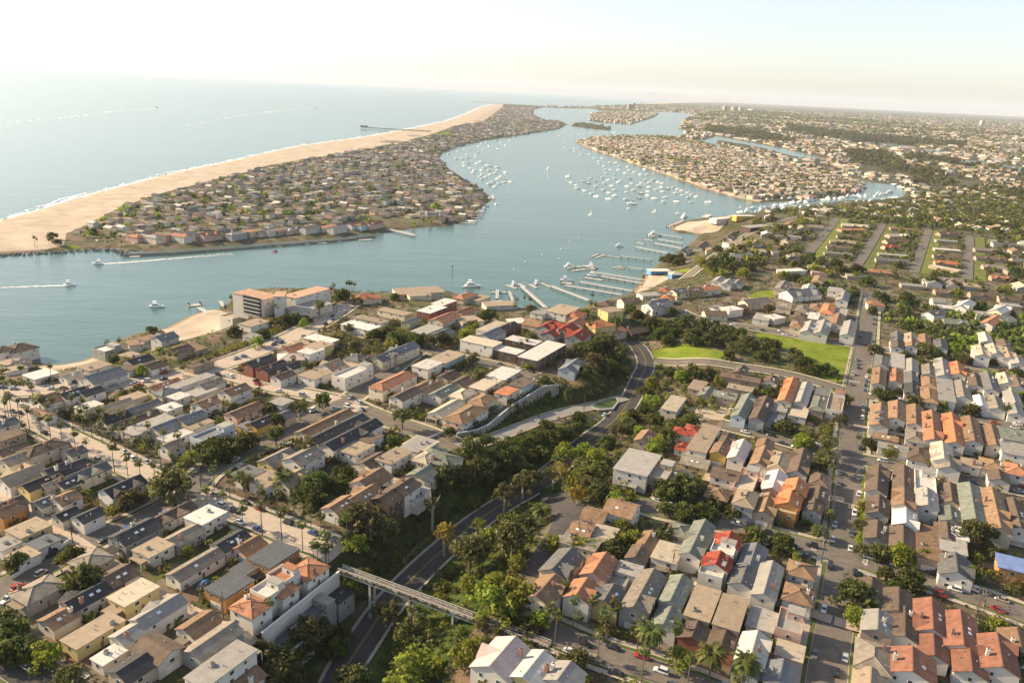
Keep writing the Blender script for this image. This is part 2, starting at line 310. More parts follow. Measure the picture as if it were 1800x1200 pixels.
sep = t.nodes.new('ShaderNodeSeparateColor'); l.new(vor.outputs['Color'], sep.inputs[0])
yard = ramp(t, sep.outputs[0], [(0, (.05, .07, .02)), (.22, (.05, .07, .02)), (.24, (.21, .175, .135)), (.5, (.27, .235, .185)), (.52, (.13, .10, .07)), (.74, (.12, .10, .075)), (.76, (.21, .13, .095)), (.86, (.10, .12, .04)), (1, (.08, .105, .03))])
yard.node.color_ramp.interpolation = 'CONSTANT'
n1 = noise(t, v, .35, 5, .7); yard = mix(t, math_(t, 'MULTIPLY', n1, .8), yard, (.10, .085, .05))
# away from the houses' yards: dry scrub and dusty town
geo = t.nodes.new('ShaderNodeNewGeometry'); sx = t.nodes.new('ShaderNodeSeparateXYZ'); l.new(geo.outputs['Position'], sx.inputs[0])
big = noise(t, v, .0035, 6, .65); scrub = ramp(t, big, [(.35, (.035, .042, .016)), (.5, (.065, .068, .03)), (.68, (.14, .12, .075))])
fmask = math_(t, 'MINIMUM', math_(t, 'MAXIMUM', math_(t, 'DIVIDE', math_(t, 'SUBTRACT', sx.outputs['Y'], 900.), 600.), 0.), .8)
colr = mix(t, fmask, yard, scrub)
nz = geo.outputs['Normal']; sn = t.nodes.new('ShaderNodeSeparateXYZ'); l.new(nz, sn.inputs[0])
steep = math_(t, 'MULTIPLY', math_(t, 'SUBTRACT', .97, sn.outputs['Z']), 18.); steep = math_(t, 'MINIMUM', math_(t, 'MAXIMUM', steep, 0.), 1.)
slope = ramp(t, noise(t, v, .5, 5, .7), [(.3, (.018, .03, .009)), (.7, (.06, .065, .022))]); colr = mix(t, steep, colr, slope)
aw = t.nodes.new('ShaderNodeAttribute'); aw.attribute_name = 'wild'; wmk = math_(t, 'GREATER_THAN', math_(t, 'ADD', aw.outputs['Fac'], math_(t, 'MULTIPLY', math_(t, 'SUBTRACT', noise(t, v, .2), .5), 6.)), 0.); colr = mix(t, wmk, colr, ramp(t, noise(t, v, .12, 6, .7), [(.3, (.025, .042, .010)), (.55, (.05, .075, .016)), (.75, (.10, .095, .035))]))  # canyon grass has its tree shade in this dark green; wedge is planted
al = t.nodes.new('ShaderNodeAttribute'); al.attribute_name = 'lawn'; lm = math_(t, 'GREATER_THAN', math_(t, 'ADD', al.outputs['Fac'], math_(t, 'MULTIPLY', math_(t, 'SUBTRACT', noise(t, v, .3), .5), 2.)), 0.)
lawn = ramp(t, noise(t, v, .09, 6, .7), [(.3, (.09, .135, .012)), (.5, (.155, .20, .02)), (.75, (.25, .235, .06))]); colr = mix(t, lm, colr, lawn)
asn = t.nodes.new('ShaderNodeAttribute'); asn.attribute_name = 'sand'; sm = math_(t, 'GREATER_THAN', math_(t, 'ADD', asn.outputs['Fac'], math_(t, 'MULTIPLY', math_(t, 'SUBTRACT', noise(t, v, .05), .5), 10.)), 0.)
sandc = ramp(t, noise(t, v, .03, 8, .7), [(.3, (.34, .275, .20)), (.52, (.46, .38, .29)), (.72, (.56, .48, .385))])
wet = math_(t, 'GREATER_THAN', 1.5, sx.outputs['Z']); sandc = mix(t, wet, sandc, (.26, .20, .14)); colr = mix(t, sm, colr, sandc)
low = math_(t, 'GREATER_THAN', .5, sx.outputs['Z']); colr = mix(t, low, colr, (.16, .13, .10))
l.new(colr, b.inputs['Base Color']); b.inputs['Roughness'].default_value = .95; b.inputs['Specular IOR Level'].default_value = .1
me.materials.append(m); terrain = link('terrain', me); terrain['kind'] = 'structure'

_GZ = GZ.reshape(nr, nc); _lr0, _lk = math.log(70.), (nr - 1) / math.log(42000 / 70.); _hgt = hgt
def hgt(P):
    P = np.atleast_2d(np.asarray(P, float)); r_ = np.hypot(P[:, 0], P[:, 1]); i = np.clip((np.log(np.maximum(r_, 70.)) - _lr0) * _lk, 0, nr - 1.001); j = np.clip((np.arctan2(P[:, 0], P[:, 1]) - az[0]) / (az[1] - az[0]), 0, nc - 1.001)
    a, b = i.astype(int), j.astype(int); u, w_ = i - a, j - b
    return (_GZ[a, b] * (1 - u) * (1 - w_) + _GZ[a + 1, b] * u * (1 - w_) + _GZ[a, b + 1] * (1 - u) * w_ + _GZ[a + 1, b + 1] * u * w_)
m, t, b, l = nodes('sea'); v = texco(t, 'Object')
mp2 = texco(t, 'Object', (.35, 1.0, 1.0))
w1 = noise(t, mp2, .22, 6, .72); w2 = noise(t, mp2, .03, 4, .6); hgt_n = math_(t, 'ADD', math_(t, 'MULTIPLY', w1, .55), math_(t, 'MULTIPLY', w2, 2.2))
bp = t.nodes.new('ShaderNodeBump'); bp.inputs['Strength'].default_value = .32; bp.inputs['Distance'].default_value = 1.0; l.new(hgt_n, bp.inputs['Height']); l.new(bp.outputs[0], b.inputs['Normal'])
l.new(ramp(t, noise(t, texco(t, 'Object', (.4, 1, 1)), .004, 5, .6), [(.3, (.050, .112, .096)), (.7, (.068, .138, .118))]), b.inputs['Base Color'])
b.inputs['Roughness'].default_value = .2; b.inputs['IOR'].default_value = 1.33; b.inputs['Specular IOR Level'].default_value = .5
mb = MB(); nseg = 96; R0 = 44000
mb.add([(0, 0, 0)] + [(R0 * math.cos(2 * PI * k / nseg), R0 * math.sin(2 * PI * k / nseg), 0) for k in range(nseg)], [(0, k + 1, (k + 1) % nseg + 1) for k in range(nseg)], m)
sea = mb.build('sea'); sea['kind'] = 'structure'

# far mountain across the bay
def ridge(name, pts, z0=-3):
    mb = MB(); mm = MATS.get('far_hill') or mat_flat('far_hill', (.30, .30, .30), .95); n = 60; xs = np.linspace(0, 1, n); px = [p[0] for p in pts]; hh = np.interp(xs, np.linspace(0, 1, len(pts)), [p[2] for p in pts])
    X = np.interp(xs, np.linspace(0, 1, len(pts)), px); Y = np.interp(xs, np.linspace(0, 1, len(pts)), [p[1] for p in pts]); hh = hh * (1 + .06 * np.sin(xs * 55) + .04 * np.sin(xs * 131))
    v = []; 
    for i in range(n): v += [(X[i], Y[i] - 1500, z0), (X[i], Y[i] - 500, hh[i] * .6), (X[i], Y[i], hh[i]), (X[i], Y[i] + 2000, z0)]
    f = [(4 * i + k, 4 * i + 4 + k, 4 * i + 5 + k, 4 * i + 1 + k) for i in range(n - 1) for k in range(3)]
    mb.add(v, f, mm); o = mb.build(name); o['kind'] = 'structure'
ridge('mountain', [(2600, 40500, 5), (4200, 40700, 120), (6300, 41000, 330), (8200, 41000, 260), (10500, 40800, 110), (13500, 40500, 20)])

# haze
hm = bpy.data.materials.new('haze'); hm.use_nodes = True; ht = hm.node_tree; ht.nodes.clear()
pv = ht.nodes.new('ShaderNodeVolumePrincipled'); pv.inputs['Color'].default_value = (.80, .87, 1.0, 1); pv.inputs['Density'].default_value = HAZE_DENSITY; pv.inputs['Anisotropy'].default_value = .0
ho = ht.nodes.new('ShaderNodeOutputMaterial'); ht.links.new(pv.outputs[0], ho.inputs['Volume'])
mb = MB(); mb.box(-46000, 46000, -6000, 46000, -8, 520, hm); hz = mb.build('haze'); hz['kind'] = 'stuff'

# ---------------------------------------------------------------- roads
def mat_road(name, c, var=.25, crack=True):
    m, t, b, l = nodes(name); v = texco(t); n = noise(t, v, .25, 6, .7); cc = ramp(t, n, [(.3, tuple(x * (1 - var) for x in c)), (.7, tuple(x * (1 + var) for x in c))])
    vo = t.nodes.new('ShaderNodeTexVoronoi'); vo.feature = 'DISTANCE_TO_EDGE'; vo.inputs['Scale'].default_value = .16; l.new(v, vo.inputs['Vector'])
    cc = mix(t, math_(t, 'MULTIPLY', math_(t, 'LESS_THAN', vo.outputs['Distance'], .02), .35), cc, tuple(x * .5 for x in c)); l.new(cc, b.inputs['Base Color']); b.inputs['Roughness'].default_value = .9; b.inputs['Specular IOR Level'].default_value = .2
mat_road('shaded_ramp_concrete', (.25, .235, .215), .14); mat_road('asphalt', (.062, .058, .056)); mat_road('worn_asphalt', (.15, .13, .112)); mat_road('concrete', (.43, .355, .285), .14); mat_road('sidewalk', (.40, .345, .28), .12); mat_road('kerb', (.36, .34, .31), .1)  # the ramp's shade is put into its darker, greyer concrete colour
mat_worn('verge_grass', (.085, .105, .025), .95, .6, .2); mat_worn('bank_grass', (.12, .135, .02), .95, .5, .15)
def resample(P, step):
    P = np.asarray(P, float); d = np.r_[0, np.cumsum(np.linalg.norm(np.diff(P[:, :2], axis=0), axis=1))]; n = max(int(d[-1] / step), 1) + 1; s = np.linspace(0, d[-1], n)
    return np.stack([np.interp(s, d, P[:, k]) for k in range(P.shape[1])], 1)
def smooth(P, it=2):
    P = np.asarray(P, float)
    for _ in range(it):
        Q = [P[0]]
        for a, b_ in zip(P[:-1], P[1:]): Q += [a * .75 + b_ * .25, a * .25 + b_ * .75]
        Q.append(P[-1]); P = np.array(Q)
    return P
def normals(P):
    d = np.gradient(P[:, :2], axis=0); d /= np.linalg.norm(d, axis=1)[:, None] + 1e-9; return np.stack([-d[:, 1], d[:, 0]], 1)
def strip(mb, P, o0, o1, m, dz, zmode=None, cols=2):
    """a draped strip between sideways offsets o0 and o1 (left positive)"""
    N = normals(P); offs = np.linspace(o0, o1, cols); V = []
    for o in offs:
        q = P[:, :2] + N * o; z = hgt(q) if zmode is None else P[:, 2]; V.append(np.c_[q, z + dz])
    n = len(P); vs = np.vstack(V); fs = [(c * n + i, c * n + i + 1, (c + 1) * n + i + 1, (c + 1) * n + i) for c in range(cols - 1) for i in range(n - 1)]
    if o1 > o0: fs = [f[::-1] for f in fs]
    mb.add(vs, fs, m)
def curb(mb, P, o, m, zmode=None, w=.25, hgt_=.14, side=1):
    N = normals(P); V = []
    for off, z in ((o, .0), (o, hgt_ + .1), (o + side * w, hgt_ + .1), (o + side * w, 0.)):
        q = P[:, :2] + N * off; zz = hgt(q) if zmode is None else P[:, 2]; V.append(np.c_[q, zz + z + .02])
    n = len(P); mb.add(np.vstack(V), [(c * n + i, c * n + i + 1, (c + 1) * n + i + 1, (c + 1) * n + i)[::side] for c in range(3) for i in range(n - 1)], m)
WALKS = []
ROADS = []            # (points, half width) for keeping things off the roads
def trace(s): return np.array([ground(*map(float, p.split(','))) for p in s.split()])
def road(name, pts, w, m, walk=2.0, zmode=None, dz=.16, walks=(1, 1), verge=1.5):
    P = trace(pts) if isinstance(pts, str) else np.asarray(pts, float); P = resample(smooth(P), 3.0)
    ROADS.append((P[:, :2], w / 2 + (verge + walk if walk else .5), w / 2)); dz += .009 * len(ROADS)
    mb = MB(); strip(mb, P, -w / 2, w / 2, MATS[m], dz, zmode, 5); o = mb.build(name); o['kind'] = 'structure'
    if walk: WALKS.append((P, w, walk, verge, dz, zmode, walks, len(ROADS) - 1))
    return P
R_palm = road('concrete_road', "-60,690 10,716 56,737 111,766 178,797 250,833 330,868 420,903 500,934 552,955 592,978", 12, 'concrete')
R_ocean = road('concrete_road', "-60,692 60,686 150,680 245,672 330,656 400,638 467,612 533,584 585,552 616,530", 15, 'concrete')
R_C = road('concrete_road', "362,648 458,678 551,694 611,708 640,722", 10, 'concrete')
R_C2 = road('asphalt_road', "636,720 680,738 760,765 808,786", 10, 'worn_asphalt')
R_x1 = road('asphalt_road', "-20,1046 0,1035 80,995 160,950 267,905 330,868", 10, 'worn_asphalt')
R_x2 = road('asphalt_road', "330,868 360,829 427,793 493,771 520,749 565,722 611,705", 10, 'worn_asphalt')
R_x3 = road('concrete_road', "611,705 671,662 735,615 772,585", 9, 'worn_asphalt')
R_up = road('asphalt_road', "640,588 735,612 815,630 876,643 940,662", 8, 'worn_asphalt')
R_al = road('alley', "-10,862 60,905 100,930 160,970 220,1010 280,1050 330,1073 400,1110 455,1140", 5.5, 'concrete', walk=0)
R_al2 = road('alley', "560,790 600,800 640,826 700,848", 5, 'concrete', walk=0)
R_bl = road('asphalt_road', "-40,1125 0,1150 60,1190 110,1220", 10, 'asphalt')
R_bay = road('canyon_road', BAY, 10, 'asphalt', walk=.9, zmode=1, dz=.25, verge=.3)
R_ramp = road('ramp_road', RAMP, 7.5, 'shaded_ramp_concrete', walk=1.0, zmode=1, dz=.35, verge=.3)
R_E = road('asphalt_road', "1448,1240 1458,1150 1476,1050 1486,950 1492,850 1498,750 1506,690 1515,645 1522,600 1526,560 1532,515", 11, 'worn_asphalt')
R_F1 = road('asphalt_road', "962,1108 1010,1130 1060,1150 1130,1172 1220,1205 1300,1240", 10, 'worn_asphalt')
R_F2 = road('asphalt_road', "1125,884 1150,896 1230,910 1310,930 1390,952 1474,974", 10, 'worn_asphalt')
R_F2b = road('asphalt_road', "1480,976 1590,1010 1685,1038 1830,1092", 10, 'worn_asphalt')
R_F3 = road('asphalt_road', "1262,745 1347,766 1398,780 1490,803", 9, 'worn_asphalt')
R_F3b = road('asphalt_road', "1494,804 1578,820 1678,838 1830,868", 9, 'worn_asphalt')
R_F4 = road('asphalt_road', "1150,634 1220,637 1302,645 1378,656 1450,676 1505,693", 8, 'worn_asphalt')
R_F4b = road('asphalt_road', "1506,694 1600,708 1700,731 1830,760", 9, 'worn_asphalt')
R_F5 = road('asphalt_road', "1190,545 1207,555 1256,566 1322,577 1411,592 1520,610", 9, 'worn_asphalt')
R_F5b = road('asphalt_road', "1522,610 1622,627 1711,644 1830,664", 9, 'worn_asphalt')
R_pk = road('car_park', "975,868 1000,890 1004,925 975,970 945,1015", 14, 'asphalt', walk=0)
for s in ("1416,452 1440,424 1472,384", "1503,472 1525,440 1552,394", "1606,480 1620,440 1633,404", "1700,492 1703,450 1705,416"): TR_ = road('terrace_road', s, 10, 'worn_asphalt', walk=0); mb = MB(); strip(mb, TR_, -17, -6, MATS['bank_grass'], .5, None, 6); mb.build('grass_bank')['kind'] = 'structure'; ROADS.append((TR_[:, :2] - normals(TR_) * 11.5, 6.5, 5.5))
R_a3 = road('alley', "1215,1022 1290,1038 1400,1070 1462,1090", 5, 'concrete', walk=0)
R_a4 = road('alley', "1240,820 1330,842 1440,868 1484,880", 4.5, 'concrete', walk=0)
R_a5 = road('alley', "1500,748 1600,768 1700,786 1830,812", 4.5, 'concrete', walk=0)
R_a6 = road('alley', "1490,890 1600,912 1700,935 1830,968", 4.5, 'concrete', walk=0)
R_a7 = road('alley', "1466,1092 1560,1120 1660,1150 1760,1185", 5, 'concrete', walk=0)
R_pc = road('harbour_road', "1205,490 1230,470 1250,455 1270,440 1300,418 1350,398 1420,380", 9, 'worn_asphalt')
def clip_mesh(mb, own):
    C = np.array([np.mean([mb.v[k][:2] for k in f], axis=0) for f in mb.f]); bad = np.zeros(len(C), bool)
    for i, (P, _, hw) in enumerate(ROADS):
        if i != own: bad |= seg_dist(C, P)[0] < hw + .3
    mb.f = [f for f, x in zip(mb.f, bad) if not x]; mb.m = [f for f, x in zip(mb.m, bad) if not x]
for P, w_, walk, verge, dz, zmode, walks, own in WALKS:
    mb = MB(); mk = MB(); vg = MB()
    for sgn, on in zip((-1, 1), walks):
        if on and verge > 1: strip(vg, P, sgn * (w_ / 2 + .25), sgn * (w_ / 2 + verge - .02), MATS['verge_grass'], dz + .06, zmode)
        if on: strip(mb, P, sgn * (w_ / 2 + verge), sgn * (w_ / 2 + verge + walk), MATS['sidewalk'], dz + .1, zmode); curb(mk, P, sgn * w_ / 2, MATS['kerb'], zmode, side=sgn)
    clip_mesh(mb, own); clip_mesh(mk, own)
    if vg.f: clip_mesh(vg, own); vg.build('grass_verge')['kind'] = 'structure'
    mb.build('sidewalk')['kind'] = 'structure'; mk.build('kerb')['kind'] = 'structure'
def paint(name, P, offs, m, w=.16, dash=None, dz=.62, zmode=None):
    mb = MB()
    for o in offs:
        if dash is None: strip(mb, P, o - w / 2, o + w / 2, MATS[m], dz, zmode)
        else:
            for i in range(0, len(P) - 1, dash): strip(mb, P[i:i + 2], o - w / 2, o + w / 2, MATS[m], dz, zmode)
    o = mb.build(name); o['kind'] = 'structure'
paint('road_marking', R_bay, (-.2, .2), 'yellow_paint', .14, None, .50, 1); paint('road_marking', R_C2, (-.15, .15), 'yellow_paint')
def stop_text(px, py, ang, s=2.6):
    p = ground(px, py); c = bpy.data.curves.new('road_lettering', 'FONT'); c.body = 'STOP'; c.size = s; c.align_x = 'CENTER'; c.align_y = 'CENTER'; c.materials.append(MATS['white_paint'])
    o = link('road_lettering', c, None, (p[0], p[1], p[2] + .45)); o.rotation_euler = (0, 0, ang); o['kind'] = 'structure'
UR, UL = math.radians(65.5), math.radians(61.5)
stop_text(1432, 962, math.radians(65)); stop_text(1520, 987, math.radians(-115)); stop_text(1502, 672, math.radians(-25)); stop_text(1540, 704, math.radians(-115)); stop_text(1493, 604, math.radians(65))
# traffic island in the junction
mb = MB(); pts = [ground(x, y) for x, y in ((1036, 716), (1050, 722), (1078, 722), (1088, 708), (1086, 700), (1070, 702), (1050, 708))]
n = len(pts); zt = max(p[2] for p in pts) + .55
mb.add([(p[0], p[1], zt - 1.5) for p in pts] + [(p[0], p[1], zt) for p in pts], [(i, (i + 1) % n, n + (i + 1) % n, n + i)[::-1] for i in range(n)], MATS['kerb']); c_ = np.mean(pts, axis=0)
mat_flat('island_grass', (.05, .08, .02), .95)
mb.add([(c_[0] + (p[0] - c_[0]) * .84, c_[1] + (p[1] - c_[1]) * .84, zt + .03) for p in pts], [tuple(range(n))[::-1]], MATS['island_grass']); mb.add([(p[0], p[1], zt) for p in pts], [tuple(range(n))[::-1]], MATS['kerb'])
mb.build('road_island')['kind'] = 'structure'
def road_mask(P, r):
    ok = np.ones(len(P), bool)
    for L, hw, _ in ROADS: ok &= seg_dist(P, L)[0] > hw + r
    return ok

